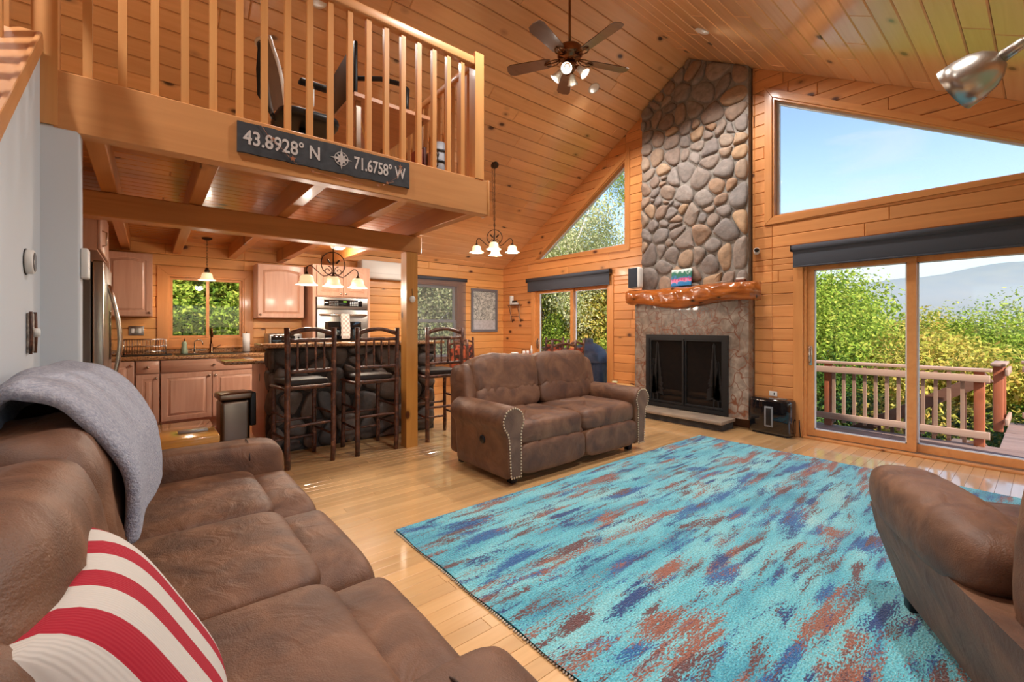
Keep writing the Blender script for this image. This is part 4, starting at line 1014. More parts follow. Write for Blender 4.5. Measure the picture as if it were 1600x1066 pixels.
def dchair(label, loc, rz):
    c = thing('dining_chair', label, 'chair', loc, rz, 'hickory dining chairs')
    w, d2 = .21, .21
    for x in (-w, w):
        stick((x, -d2-.02, 0), (x*1.05, -d2-.10, 1.09), .021, 5+x).obj('leg', M_hick, c); stick((x, d2, 0), (x, d2, .44), .02, 6+x).obj('leg', M_hick, c)
        stick((x, -d2-.02, .2), (x, d2, .2), .011, 8+x).obj('stretcher', M_hick, c)
    stick((-w, d2, .16), (w, d2, .16), .011, 9).obj('stretcher', M_hick, c)
    MB().bbox(-w-.01, w+.01, -d2-.01, d2+.02, .43, .50, .025, 3).obj('seat', M_lodge, c)
    stick((-w, -d2-.09, 1.0), (w, -d2-.09, 1.0), .018, 12, bow=.035).obj('top_rail', M_hick, c)
    bp = MB().bbox(-w+.025, w-.025, -.02, .02, .0, .32, .014, 3).obj('back_pad', M_lodge, c, loc=(0, -d2-.065, .63), rot=(.07, 0, 0))
    mo_ = [(-.07, 0), (-.055, 0), (-.05, .045), (.02, .045), (.025, 0), (.04, 0), (.045, .06), (.075, .075), (.085, .11), (.05, .105), (.03, .10), (-.05, .10), (-.075, .075)]
    for sy in (-1, 1): MB().prism(mo_ if sy < 0 else mo_, .003, frame((0, .021*sy, .12), (1, 0, 0), (0, 0, 1), (0, -1, 0)) if sy < 0 else frame((0, .0235, .12), (1, 0, 0), (0, 0, 1), (0, -1, 0))).obj('moose_figure', M_moose, bp)
    return c
dchair('lodge dining chair at the table end facing the stone bar', (3.98, 5.80, 0), -PI/2+.1)
dchair('lodge dining chair on the picture side of the table', (4.52, 6.55, 0), PI+.1)
dchair('lodge dining chair at the table end by the room corner', (5.64, 5.95, 0), PI/2)
dchair('lodge dining chair pushed in on the fireplace side of the table', (5.18, 5.05, 0), .15)
dchair('lodge dining chair pulled out on the fireplace side behind the loveseat', (4.66, 4.74, 0), -.1)
cu_ = thing('white_cup', 'low white cup on the dining table', 'cup', (5.02, 6.02, .755)); MB().lathe([(0, 0), (.04, 0), (.06, .05), (.062, .075), (.057, .075), (.055, .05), (.036, .008), (0, .008)], 20).obj('bowl', M_paint, cu_); MB().tube([(.058, 0, .06), (.085, 0, .055), (.08, 0, .03), (.054, 0, .03)], .005, 6).obj('handle', M_paint, cu_)
cd_ = thing('table_caddy', 'small caddy with white jars and a bottle on the dining table', 'caddy', (5.20, 5.92, .755)); MB().bbox(-.1, .1, -.06, .06, 0, .05, .006).obj('tray', M_tab, cd_); MB().tube([(-.1, 0, .04), (-.09, 0, .13), (.09, 0, .13), (.1, 0, .04)], .006, 8).obj('handle', M_bronze, cd_)
for x in (-.05, .04): MB().lathe([(0, .03), (.028, .03), (.028, .09), (.02, .1), (0, .1)], 14, T((x, .0, 0))).obj('jar', M_paint, cd_)
MB().lathe([(0, .0), (.02, .0), (.02, .12), (.008, .15), (.008, .19), (0, .19)], 12, T((.13, 0, 0))).obj('bottle', M_paint, cd_)
# picture on the eave wall, wall shelf
pf = thing('framed_picture', 'tall grey framed print with grey woodland pattern in the dining corner', 'picture', (5.355, EY-.022, 1.62))
fq = [(-.33, -.44), (.33, -.44), (.33, .44), (-.33, .44)]; Mp = frame((0, 0, 0), (1, 0, 0), (0, 0, 1), (0, -1, 0)); sash(pf, Mp, fq, .05, .03, 0, plain('grey_frame', (108, 110, 118), .5), 'frame')
m, N, L, P = newmat('grey_print'); v, raw, _ = coords(N, L, (1, 1, 1), False); r = ramp(N, [(.38, srgb(120, 126, 126)), (.5, srgb(170, 176, 172)), (.62, srgb(206, 210, 206))]); L.new(nz(N, L, v, 22, 5, 1.5), r.inputs[0]); L.new(r.outputs[0], P.inputs['Base Color']); P.inputs['Roughness'].default_value = .15
MB().box(-.285, .285, -.012, -.004, -.2, .395).obj('print', m, pf); MB().box(-.285, .285, -.012, -.004, -.395, -.2).obj('caption_panel', plain('pale_grey', (196, 198, 204), .2, var=.12, vscale=20), pf)
wsf = thing('twig_wall_shelf', 'small twig wall shelf in the dining corner', 'shelf', (GX-.022, 6.95, 1.52))
MB().bbox(-.13, 0, -.17, .16, .2, .215, .004).obj('shelf_board', M_hick, wsf)
for y_ in (-.14, .13): stick((-.06, y_, -.12), (-.06, y_, .2), .008, y_*9, 6).obj('twig_upright', plain('pale_twig', (176, 150, 124), .7), wsf); stick((-.01, y_, -.15), (-.12, y_, .2), .006, y_*7, 6).obj('twig_brace', M_hick, wsf)
stick((-.06, -.14, -.02), (-.06, .13, -.02), .006, 3, 6).obj('twig_crossbar', M_hick, wsf)
tp = thing('cordless_phone', 'white phone with black handset standing on the twig shelf', 'phone', (GX-.085, 6.98, 1.735)); MB().bbox(-.04, .045, -.11, .05, 0, .045, .012, 3).obj('cradle', M_paint, tp); MB().bbox(-.03, .03, .03, .10, .0, .19, .012, 3).obj('answer_base', M_paint, tp); MB().bbox(-.03, .02, -.09, .03, .045, .085, .015, 3).obj('handset', M_black, tp)
wb = thing('wire_fruit_basket', 'black wire fruit basket standing on the end of the bar', 'basket', (2.70, 5.12, 1.108)); 
b_ = MB()
for z, r_ in ((.01, .06), (.07, .10), (.14, .13)): b_.tube([(r_*math.cos(a*PI/10), r_*math.sin(a*PI/10), z) for a in range(20)], .004, 6, closed=True)
b_.obj('rings', M_black, wb); b_ = MB()
for k in range(10): a = k*PI/5; b_.tube([(.06*math.cos(a), .06*math.sin(a), .01), (.10*math.cos(a), .10*math.sin(a), .07), (.13*math.cos(a), .13*math.sin(a), .14)], .003, 5)
b_.obj('wires', M_black, wb)
# white wall devices
th = thing('thermostat', 'round white thermostat on the white stair wall', 'thermostat', (-.40, 2.74, 1.555)); MB().lathe([(0, .0), (.05, 0), (.052, .004), (.052, .022), (.046, .027), (0, .027)], 28, RY(PI/2)).obj('body', M_paint, th); MB().lathe([(0, .0275), (.042, .0275), (.042, .026)], 24, RY(PI/2)).obj('dial', plain('thermo_grey', (120, 120, 122), .2, .4), th); MB().lathe([(0, -.0005), (.056, -.0005), (.056, .003), (0, .003)], 28, RY(PI/2)).obj('backplate', M_black, th)
swp = thing('dimmer_switch', 'decorative metal switch plate with a white dimmer knob', 'switch', (-.40, 2.80, 1.255)); MB().bbox(0, .012, -.055, .055, -.085, .085, .005).obj('plate', plain('pewter', (172, 160, 150), .4, .5, var=.4, vscale=40, bmp=.5, bscale=60), swp); MB().lathe([(0, .012), (.02, .012), (.018, .034), (0, .034)], 18, RY(PI/2)).obj('knob', M_paint, swp)
for y_ in (-.05, .05): MB().tube([(.013, y_, -.09), (.016, y_, 0), (.013, y_, .09)], .006, 6).obj('twig_edge', M_hick, swp)
wbx = thing('wall_sensor', 'white box sensor on the end of the stub wall', 'sensor', (-.262, 3.118, 1.60)); MB().bbox(0, .028, -.05, .05, -.075, .075, .006).obj('housing', M_paint, wbx); MB().box(.028, .0285, -.03, .03, -.02, -.017).obj('seam', M_steel, wbx)
# ---------------------------------------------------------------- upholstery
M_lea = leather('brown_suede_leather', (102, 67, 46), (78, 50, 36), (124, 86, 60))
M_lea2 = leather('brown_microsuede', (100, 64, 41), (76, 47, 31), (122, 82, 56))
M_panel = leather('taupe_leather', (108, 78, 60), (86, 60, 46), (128, 96, 74))
M_nail = plain('nail_brass', (206, 188, 160), .35, .8)
M_pipe = plain('dark_piping', (62, 42, 32), .6)
def arm_profile(s):
    """rolled arm outline in x,z; outer side towards s"""
    pts = [(-.075*s, .07), (-.075*s, .42)]
    cx, cz, R_ = .015*s, .53, .118
    for i in range(15):
        a = math.radians(215-i*(215+50)/14); pts.append((cx+R_*math.cos(a)*s, cz+R_*math.sin(a)))
    pts += [(.075*s, .40), (.066*s, .30), (.060*s, .18), (.052*s, .07)]
    return pts
def rolled_arm(parent, x, s, y0, y1, mat, nails=True, seams=0):
    p = arm_profile(s); n = len(p); cx = sum(q[0] for q in p)/n; cz = sum(q[1] for q in p)/n
    secs = [(y0, .90), (y0+.012, .97), (y0+.035, 1.0)]+[(y0+.035+(y1-y0-.06)*t/6, 1.0) for t in range(1, 7)]+[(y1, .93)]
    vs = []; fs = []
    for yy, sc in secs:
        for a, b in p: vs.append((cx+(a-cx)*sc, yy, cz+(b-cz)*sc))
    m_ = len(secs)
    for k in range(m_-1):
        for i in range(n):
            q = (k*n+i, k*n+(i+1) % n, (k+1)*n+(i+1) % n, (k+1)*n+i); fs.append(q)
    fs.append(list(range(n))); fs.append([(m_-1)*n+i for i in range(n)])
    o = MB().add(vs, fs, None, True).obj('arm', mat, parent, loc=(x, 0, 0), merge=True)
    pi = inset(ccw(p), .016); q = ccw(pi)
    if nails:
        MB().plate(q, .014, .005, frame((0, y0+.006, 0), (1, 0, 0), (0, 0, 1), (0, -1, 0))).obj('front_panel', M_panel, o)
        nm = MB(); pn = inset(ccw(p), .013); L_ = 0; acc = 0
        for i in range(len(pn)):
            a, b = Vector(pn[i]), Vector(pn[(i+1) % len(pn)]); d_ = (b-a).length; t = acc
            while t < d_:
                c = a+(b-a)*(t/d_); nm.sell((c.x, y0-.009, c.y), (.009, .007, .009), 1, 1, 6, 4); t += .024
            acc = t-d_
        tag(nm.obj('nailhead_trim', M_nail, o), kind='stuff')
    for k in range(seams):
        yy = y0+(y1-y0)*(k+1)/(seams+1.0)
        MB().tube([(a+(a-.015*s)*.012, yy, b+(b-.5)*.012) for a, b in p[2:17]], .004, 6).obj('seam', M_pipe, o)
    return o
def crease(seams, depth=.012, wid=.012):
    def f(p):
        for x0 in seams:
            k = math.exp(-((p.x-x0)/wid)**2)*depth
            if p.z > 0: p.z -= k
            if p.y < 0: p.y += k
        return p
    return f
def wrinkle(seed, amp=.012, sc=5.):
    def f(p):
        n = noise.noise(Vector((p.x*sc+seed, p.y*sc*.6, p.z*sc)))+.5*noise.noise(Vector((p.x*sc*2.6, p.y*3+seed, p.z*sc*1.2)))
        r = p.normalized() if p.length > 1e-6 else p
        return p+r*n*amp
    return f
def both(*fs):
    def f(p):
        for g in fs: p = g(p)
        return p
    return f
def gather(p):
    if p.y < 0: p.y += .013*math.sin(p.x*70+3*math.sin(p.z*20))*math.exp(-((p.z+.15)/.07)**2)
    return p
def couch(name, label, cat, n, loc, rz, W, mat, style='roll', D=(-.50, .46), group=None, handle=None, arms=True):
    t = thing(name, label, cat, loc, rz, group)
    aw = .19 if style == 'roll' else .21
    iw = W-2*aw; cw = iw/n; f0, r0 = D
    MB().bbox(-iw/2-.02, iw/2+.02, f0+.08, r0-.04, .06, .36, .02, 2).obj('base_frame', mat, t)
    MB().bbox(-W/2+.11, W/2-.11, r0-.13, r0, .09, .86, .05, 4).obj('back_frame', mat, t)
    for s in (-1, 1):
        x = s*(W/2-.133 if style == 'roll' else W/2-.105)
        if n == 1:
            x = s*.39
            pr = [(s*-.10, .06), (s*-.10, .46), (s*.10, .46), (s*.075, .34), (s*.02, .18), (s*-.02, .06)]
            a_ = MB().prism(ccw(pr), 1.06, frame((0, .71, 0), (1, 0, 0), (0, 0, 1), (0, -1, 0))).obj('arm', mat, t, loc=(x, 0, 0))
            MB().sell((0, 0, 0), (.128, .43, .135), .72, .6, 48, 28, fn=both(wrinkle(5+s, .006, 4), lambda p: Vector((p.x, p.y, p.z-.012*math.exp(-((p.y+.15)/.014)**2)-.012*math.exp(-((p.y-.17)/.014)**2))) if p.z > -.05 else p)).obj('arm_pad', mat, a_, loc=(0, .0, .535))
        elif style == 'roll': rolled_arm(t, x, s, f0+.005, .27, mat, name == 'loveseat', 2 if n == 1 else 0)
        else:
            fn = wrinkle(3+s, .006, 4)
            a_ = MB().sell((0, 0, 0), (.105, (r0-.06-f0)/2, .29), .28, .22, 40, 20, fn=fn).obj('arm', mat, t, loc=(x, (f0+r0-.06)/2, .345))
            for yy in (-.28, .12):
                MB().tube([(-.108*math.cos(PI*i/12), yy-.0, .2+.095*math.sin(PI*i/12)) for i in range(13)], .0028, 6).obj('seam', M_pipe, a_)
        wg_ = MB().sell((0, 0, 0), (.085, .14, .27), .5, .5, 28, 16, fn=wrinkle(7+s, .006)).obj('wing', mat, t, loc=(s*(W/2-.175), r0-.17, .66), rot=(-.14, 0, 0))
    for k in range(n):
        xc = -iw/2+cw*(k+.5)
        if style == 'roll':
            sc = MB().sell((0, 0, 0), (cw/2+.004, .37, .115), .42, .26, 56, 22, fn=both(wrinkle(k+2, .005, 4), crease((-cw*.22, cw*.22), .018, .015))).obj('seat_cushion', mat, t, loc=(xc, f0+.38, .405))
            MB().sell((0, 0, 0), (cw/2-.004, .06, .135), .45, .28, 48, 16, fn=both(crease((-cw*.22, cw*.22), .012), wrinkle(k, .006, 12))).obj('footrest_panel', mat, t, loc=(xc, f0+.055, .205))
        else:
            MB().sell((0, 0, 0), (cw/2+.003, .30, .10), .36, .24, 48, 18, fn=wrinkle(k+5, .006, 4)).obj('seat_cushion', mat, t, loc=(xc, f0+.47, .425))
            MB().sell((0, 0, 0), (cw/2+.003, .13, .20), .55, .24, 48, 20, fn=wrinkle(k+9, .006, 4)).obj('front_roll', mat, t, loc=(xc, f0+.125, .305))
        MB().sell((0, 0, 0), (cw/2+.002, .125, .135), .6, .35, 44, 18, fn=wrinkle(k+20, .008, 6)).obj('lumbar_cushion', mat, t, loc=(xc, r0-(.25 if style == 'roll' else .205), .60), rot=(-.12, 0, 0))
        MB().sell((0, 0, 0), (cw/2+.012, .15, .215), .55, .45, 56, 26, fn=both(wrinkle(k+30, .018, 5), wrinkle(k+44, .009, 13), gather)).obj('back_cushion', mat, t, loc=(xc, r0-(.19 if style == 'roll' else .155), .80), rot=(-.20, 0, 0))
    for x in (-W/2+.2, W/2-.2):
        for y_ in (f0+.12, r0-.1): MB().bbox(x-.03, x+.03, y_-.03, y_+.03, 0, .06, .006).obj('foot', M_black, t)
    return t
lv = couch('loveseat', 'two-seat brown suede reclining loveseat with nailhead arm fronts', 'loveseat', 2, (3.10, 3.185, 0), 0, 1.98, M_lea)
MB().lathe([(0, 0), (.035, 0), (.035, .012), (.02, .016), (0, .016)], 20, T((-.925, -.16, .335)) @ RY(-PI/2)).obj('recline_lever', M_black, lv)
sf = couch('sofa', 'long brown microsuede sofa against the white stair wall', 'sofa', 3, (.13, 1.775, 0), PI/2, 2.44, M_lea2, 'pad', D=(-.48, .50))
rc = couch('recliner_armchair', 'single brown recliner with padded rolled arms turned towards the fireplace', 'armchair', 1, (2.50, -.075, .0155), math.radians(118.5), 1.06, M_lea, D=(-.46, .80))
# grey throw blanket over the sofa back
M_blk = plain('heather_grey_fleece', (168, 168, 178), .95, c2=(134, 136, 150), vscale=90, bmp=.6, bscale=160)
path = [(-.27, .98), (-.275, 1.02), (-.265, 1.05), (-.24, 1.07), (-.21, 1.075), (-.13, 1.05), (-.05, .97), (.015, .85), (.04, .74), (.045, .66)]
def catm(P, t):
    k = min(int(t*(len(P)-1)), len(P)-2); u = t*(len(P)-1)-k
    p = [P[max(k-1, 0)], P[k], P[k+1], P[min(k+2, len(P)-1)]]
    return tuple(.5*((2*p[1][i])+(-p[0][i]+p[2][i])*u+(2*p[0][i]-5*p[1][i]+4*p[2][i]-p[3][i])*u*u+(-p[0][i]+3*p[1][i]-3*p[2][i]+p[3][i])*u**3) for i in (0, 1))
def bl(u, v_):
    x, z = catm(path, v_)
    y = 1.74+.98*u-.10*v_*(1-u)+.02*math.sin(v_*7)
    b_ = .012*math.sin(u*9+v_*3)+.008*noise.noise(Vector((u*5, v_*7, 0)))
    e = .03*(1-abs(2*u-1)**6)
    return (x-.035-.07*(1-u)*v_+b_+e*.6*(1 if v_ > .5 else -1 if v_ < .15 else 0), y, z+abs(b_)*.6+e*(1 if .1 < v_ < .8 else .2))
bk = MB().grid(bl, 30, 46, flip=True).obj('throw_blanket', M_blk); tag(bk, 'heather grey fleece blanket folded over the back of the sofa', 'blanket')
q_ = bk.modifiers.new('t', 'SOLIDIFY'); q_.thickness = .035; q_.offset = 1; smooth_sub(bk, 1)
# striped pillow
m, N, L, P = newmat('red_white_stripe'); tc = N.new('ShaderNodeTexCoord'); sx_ = N.new('ShaderNodeSeparateXYZ'); L.new(tc.outputs['Object'], sx_.inputs[0])
mu = N.new('ShaderNodeMath'); mu.operation = 'MULTIPLY_ADD'; mu.inputs[1].default_value = 8.6; mu.inputs[2].default_value = 10.08; L.new(sx_.outputs[0], mu.inputs[0])
fr_ = N.new('ShaderNodeMath'); fr_.operation = 'FRACT'; L.new(mu.outputs[0], fr_.inputs[0])
gt = N.new('ShaderNodeMath'); gt.operation = 'GREATER_THAN'; gt.inputs[1].default_value = .54; L.new(fr_.outputs[0], gt.inputs[0])
L.new(mixc(N, L, gt.outputs[0], srgb(196, 188, 180), srgb(160, 22, 42)), P.inputs['Base Color']); P.inputs['Roughness'].default_value = .95
wv_ = N.new('ShaderNodeTexWave'); wv_.inputs['Scale'].default_value = 55; wv_.bands_direction = 'X'; L.new(tc.outputs['Object'], wv_.inputs[0]); bump(N, L, P, wv_.outputs['Fac'], .25, .002)
pw_ = thing('striped_pillow', 'red and white striped cushion leaning on the sofa back', 'pillow', (0, 0, 0))
def pil(side):
    def f(u, v_):
        a, b = 2*u-1, 2*v_-1
        th = .10*(max(0, (1-a**4))*max(0, (1-b**4)))**.5
        k = 1-.07*(1-abs(a)**2)*0
        return (.235*a*(1-.06*(1-b*b)*abs(a)), .235*b*(1-.06*(1-a*a)*abs(b)), side*th)
    return f
ua = Vector((.03, 1, 0)).normalized(); va_ = Vector((-.46, 0, .88)); va_ = (va_-ua*va_.dot(ua)).normalized(); na = ua.cross(va_)
Mpi = frame((-.035, .955, .70), ua, va_, na)
MB().grid(pil(1), 28, 28).obj('striped_front', m, pw_, M=Mpi); MB().grid(pil(-1), 28, 28, flip=True).obj('plain_back', plain('tan_canvas', (172, 138, 104), .9, bmp=.2, bscale=200), pw_, M=Mpi)
# ---------------------------------------------------------------- rug
m, N, L, P = newmat('turquoise_ikat_pile'); v, raw, _ = coords(N, L, (1, 1, 1), False)
def st(sx, sy, off): 
    mp = N.new('ShaderNodeMapping'); mp.inputs['Scale'].default_value = (sx, sy, 1); mp.inputs['Location'].default_value = (off, off*.7, 0); L.new(v, mp.inputs[0]); return mp.outputs[0]
def math_(op, a, b):
    q = N.new('ShaderNodeMath'); q.operation = op
    for s_, x in ((q.inputs[0], a), (q.inputs[1], b)):
        if hasattr(x, 'is_output'): L.new(x, s_)
        else: s_.default_value = x
    return q.outputs[0]
fine = nz(N, L, st(30, 95, 0), 1.6, 2); fine2 = nz(N, L, st(50, 60, 9), 2.2, 1)
dith = math_('MULTIPLY', math_('SUBTRACT', fine, .5), .55)
jag = math_('MULTIPLY', math_('SUBTRACT', nz(N, L, st(3, 24, 5), 1, 2), .5), .42)
def mask(sx, sy, off, lo, hi):
    n1 = nz(N, L, st(sx, sy, off), 1, 3, .3); s1 = math_('ADD', math_('ADD', n1, dith), jag); r = ramp(N, [(lo, (0, 0, 0)), (hi, (1, 1, 1))]); L.new(s1, r.inputs[0]); return r.outputs[0]
base = ramp(N, [(.3, srgb(56, 150, 176)), (.46, srgb(98, 192, 208)), (.62, srgb(132, 206, 214)), (.8, srgb(166, 208, 206))]); L.new(math_('ADD', nz(N, L, st(1.1, 3.4, 3), 1.2, 3), dith), base.inputs[0])
c_ = mixc(N, L, mask(1.7, 6.4, 11, .575, .625), base.outputs[0], srgb(32, 98, 158))
c_ = mixc(N, L, mask(1.5, 5.6, 27, .565, .625), c_, srgb(152, 92, 72))
c_ = mixc(N, L, mask(2.6, 9.5, 41, .615, .66), c_, srgb(28, 66, 124))
c_ = mixc(N, L, mask(2.2, 11.0, 63, .61, .66), c_, srgb(104, 66, 66))
sp_ = ramp(N, [(.3, (.62, .62, .62)), (.7, (1.25, 1.25, 1.25))]); L.new(fine2, sp_.inputs[0]); c_ = mixc(N, L, 1., c_, sp_.outputs[0], 'MULTIPLY')
L.new(c_, P.inputs['Base Color']); P.inputs['Roughness'].default_value = .95; P.inputs['Sheen Weight'].default_value = .3
bump(N, L, P, math_('ADD', fine, fine2), .9, .008)
rg = thing('area_rug', 'large turquoise, blue and rust ikat pile rug on the living room floor', 'rug', (RUG[0], RUG[2], 0))
rw, rh = RUG[1]-RUG[0], RUG[3]-RUG[2]
def rf(u, v_): return (rw*u+.006*math.sin(v_*40)*(abs(2*u-1) > .99), rh*v_, .014+.0015*noise.noise(Vector((u*60, v_*50, 0))))
g_ = MB().grid(rf, 90, 80); g_.obj('pile', m, rg)
MB().box(.004, rw-.004, .004, rh-.004, .0, .0125).obj('backing', plain('rug_edge_blue', (40, 96, 110), .95), rg)
fg = MB(); r_ = random.Random(2)
for side in (0, 1):
    for i in range(220):
        yy = rh*(i+.5)/220; x0 = -.0 if side == 0 else rw; s = -1 if side == 0 else 1
        fg.tube([(x0, yy, .007), (x0+s*.010, yy+r_.uniform(-.006, .006), .004)], .004, 4)
tag(fg.obj('fringe', plain('cream_binding', (206, 192, 172), .95), rg), kind='stuff')
# ---------------------------------------------------------------- side table by the loveseat
stb = thing('side_table', 'small round wooden side table between loveseat and hearth', 'table', (4.36, 3.34, 0))
M_lt = wood('light_table', (226, 178, 112), (196, 140, 78), 0, .3, .4, .1, var=0)
MB().lathe([(0, .535), (.235, .535), (.25, .548), (.25, .562), (.24, .57), (0, .57)], 36).obj('top', M_lt, stb)
for k in range(3): a = k*2*PI/3-.9; MB().tube([(.08*math.cos(a), .08*math.sin(a), .535), (.2*math.cos(a), .2*math.sin(a), 0)], [.018, .014], 8).obj('leg', M_lt, stb)
bo = thing('closed_book', 'closed dark red book lying on the round side table', 'book', (4.30, 3.36, .57), .4); MB().bbox(-.085, .085, -.06, .06, 0, .026, .003).obj('cover', plain('maroon_cloth', (122, 50, 44), .6), bo); MB().box(-.08, .088, -.056, .056, .004, .022).obj('pages', M_paint, bo)
cj = thing('candle_jar', 'small glass jar on the round side table', 'jar', (4.47, 3.42, .57)); MB().lathe([(0, 0), (.035, 0), (.038, .01), (.038, .06), (.034, .06), (.034, .012), (0, .012)], 18).obj('jar', seethrough('jar_glass', (220, 220, 200), .3), cj); MB().lathe([(0, .012), (.033, .012), (.033, .035), (0, .035)], 16).obj('wax', plain('wax', (196, 190, 150), .5), cj)
# ---------------------------------------------------------------- ceiling fan
fn_ = thing('ceiling_fan', 'five-blade ceiling fan with brass motor hanging from the ridge', 'ceiling fan', (3.37, 3.15, 4.03))
MB().cyl((0, 0, .16), (0, 0, .94), .013, 12).obj('downrod', M_brass, fn_); MB().lathe([(0, .85), (.03, .85), (.07, .90), (.075, .94), (0, .94)], 20).obj('canopy', M_brass, fn_)
MB().lathe([(0, .19), (.03, .185), (.045, .16), (.12, .14), (.13, .12), (.13, .06), (.115, .045), (.06, .04), (.05, -.02), (.075, -.03), (.08, -.07), (.05, -.09), (0, -.095)], 28).obj('motor', M_brass, fn_)
M_blade = wood('walnut_blade', (104, 78, 62), (72, 50, 40), 0, .35, .3, 0, var=.1)
for k in range(5):
    a = math.radians(-22+72*k); Mb = RZ(a) @ T((0, 0, .02)) @ RX(.2)
    bp = [(.2, -.05), (.24, -.062), (.62, -.078), (.665, -.06), (.68, 0), (.665, .06), (.62, .078), (.24, .062), (.2, .05)]
    bl_ = MB().prism(bp, .008, Mb).obj('blade', M_blade, fn_)
    br = MB()
    for s in (-1, 1): br.tube([(.10, .012*s, .03), (.15, .045*s, .02), (.20, .05*s, .012), (.245, .03*s, .010), (.26, 0, .010)], .006, 6, RZ(a))
    br.tube([(.1, 0, .03), (.18, 0, .018), (.27, 0, .012)], .007, 6, RZ(a)); br.obj('blade_bracket', M_brass, bl_)
M_frost = plain('frosted_glass', (226, 222, 212), .35); M_frost.node_tree.nodes['Principled BSDF'].inputs['Transmission Weight'].default_value = .35
for k in range(4):
    a = k*PI/2+.55; Ml = RZ(a) @ T((.085, 0, -.075)) @ RY(-.75)
    sh_ = MB().lathe([(.018, .0), (.03, -.02), (.034, -.05), (.045, -.085), (.058, -.11), (.055, -.11), (.042, -.083), (.030, -.05), (.026, -.02), (.014, 0)], 18, Ml).obj('glass_shade', M_frost, fn_)
    MB().lathe([(0, .02), (.02, .02), (.022, -.004), (.016, -.01), (0, -.01)], 12, Ml).obj('lamp_holder', M_brass, fn_)
    MB().sell((0, 0, 0), (.02, .02, .03), 1, 1, 12, 8, Ml @ T((0, 0, -.055))).obj('bulb', M_paint, fn_)
MB().tube([(0, 0, -.09), (0, 0, -.16)], .003, 6).obj('pull_chain', M_brass, fn_)
for k in range(4):  # point lights added at the fan shades to brighten the ceiling
    p = Vector((3.37, 3.15, 4.03))+(RZ(k*PI/2+.55) @ T((.085, 0, -.075)) @ RY(-.75)) @ Vector((0, 0, -.13)); l_ = bpy.data.lights.new('fan_fill', 'POINT'); l_.energy = FAN; l_.shadow_soft_size = .05; l_.color = (1, .93, .83); lo2 = bpy.data.objects.new('fan_fill', l_); COL.objects.link(lo2); lo2.location = p
# ---------------------------------------------------------------- bell-shade chandeliers
M_bell = emit('alabaster_glow', (255, 222, 170), .85, (250, 236, 208))
BELL = [(.022, .115), (.045, .112), (.066, .095), (.072, .07), (.075, .04), (.092, .016), (.118, 0), (.114, -.001), (.088, .016), (.070, .04), (.066, .07), (.06, .09), (.04, .106), (.022, .11)]
def bell(parent, M, sc=1.):
    MB().lathe([(r*sc, z*sc) for r, z in BELL], 24, M).obj('bell_shade', M_bell, parent)
def lamp(name, loc, e, r=.05, c=(1, .88, .74)):
    l = bpy.data.lights.new(name, 'POINT'); l.energy = e; l.shadow_soft_size = r; l.color = c
    o = bpy.data.objects.new(name, l); COL.objects.link(o); o.location = loc; return o
def scroll(cx, cz, r0, turns, s=1, n=22):
    return [(cx+s*r0*(1-.75*t/n)*math.cos(PI/2+2*PI*turns*t/n), 0, cz+r0*(1-.75*t/n)*math.sin(PI/2+2*PI*turns*t/n)) for t in range(n+1)]
def chandelier(name, label, loc, top, arms, R_, ringr, e, sc, rz0):
    c = thing(name, label, 'chandelier', loc, rz0)
    MB().cyl((0, 0, .02), (0, 0, ringr*2+.02), .008, 10).obj('stem', M_bronze, c)
    MB().tube([(ringr*math.cos(a*PI/16), 0, ringr+.02+ringr*math.sin(a*PI/16)) for a in range(32)], .006, 8, closed=True).obj('ring', M_bronze, c)
    lf_ = MB()
    for s in (-1, 1): lf_.tube(scroll(s*ringr*.45, ringr*.55, ringr*.4, 1.3, s), .005, 6); lf_.sell((0, 0, 0), (.012, .006, .035), 1, 1, 10, 6, T((s*ringr*.38, 0, ringr*1.35)) @ RY(s*.7))
    lf_.obj('scrollwork', M_bronze, c)
    for ang, rr in arms:
        a = math.radians(ang); ux, uy = math.cos(a), math.sin(a)
        P_ = [(0, .03), (rr*.35, -.02), (rr*.62, .035), (rr*.85, .09), (rr, .06), (rr, .0)] if rr > 0 else [(0, .03), (0, 0)]
        pts = [catm(P_, t/14) for t in range(15)]
        ar = MB().tube([(ux*p, uy*p, q+.03) for p, q in pts], .006, 8).obj('arm', M_bronze, c)
        MB().lathe([(0, .03), (.012, .03), (.02, .01), (.026, -.012), (0, -.012)], 14, T((ux*rr, uy*rr, .015))).obj('socket_cup', M_bronze, ar)
        bell(ar, T((ux*rr, uy*rr, -.115*sc+.012)), sc)
    zc = top-loc[2]
    for k in range(3):
        a = 2*PI*k/3+.5; ch_ = MB(); z0 = ringr*2+.02; nL = int((zc-z0)/.045)
        if nL > 0:
            for i in range(nL):
                zz = z0+(zc-z0)*(i+.5)/nL; f_ = i/nL; rr = .004+(.035 if k else .0)*math.sin(min(1, f_*1.1)*PI/2); pl = i % 2
                cxx, cyy = rr*math.cos(a), rr*math.sin(a)
                ch_.tube([(cxx+(.008*math.cos(t*PI/4) if pl else 0), cyy+(0 if pl else .008*math.cos(t*PI/4)), zz+.026*math.sin(t*PI/4)) for t in range(8)], .0022, 4, closed=True)
            ch_.obj('chain', M_bronze, c)
    MB().lathe([(0, 0), (.065, 0), (.06, -.02), (.03, -.035), (0, -.035)], 20, T((0, 0, zc)) @ (RX(-A) if zc > .8 else Matrix.Identity(4))).obj('canopy', M_bronze, c)
    for ang, rr in arms:
        a = math.radians(ang)+rz0
        lamp(name+'_bulb', (loc[0]+math.cos(a)*rr, loc[1]+math.sin(a)*rr, loc[2]-.13*sc), e, .05)
    return c
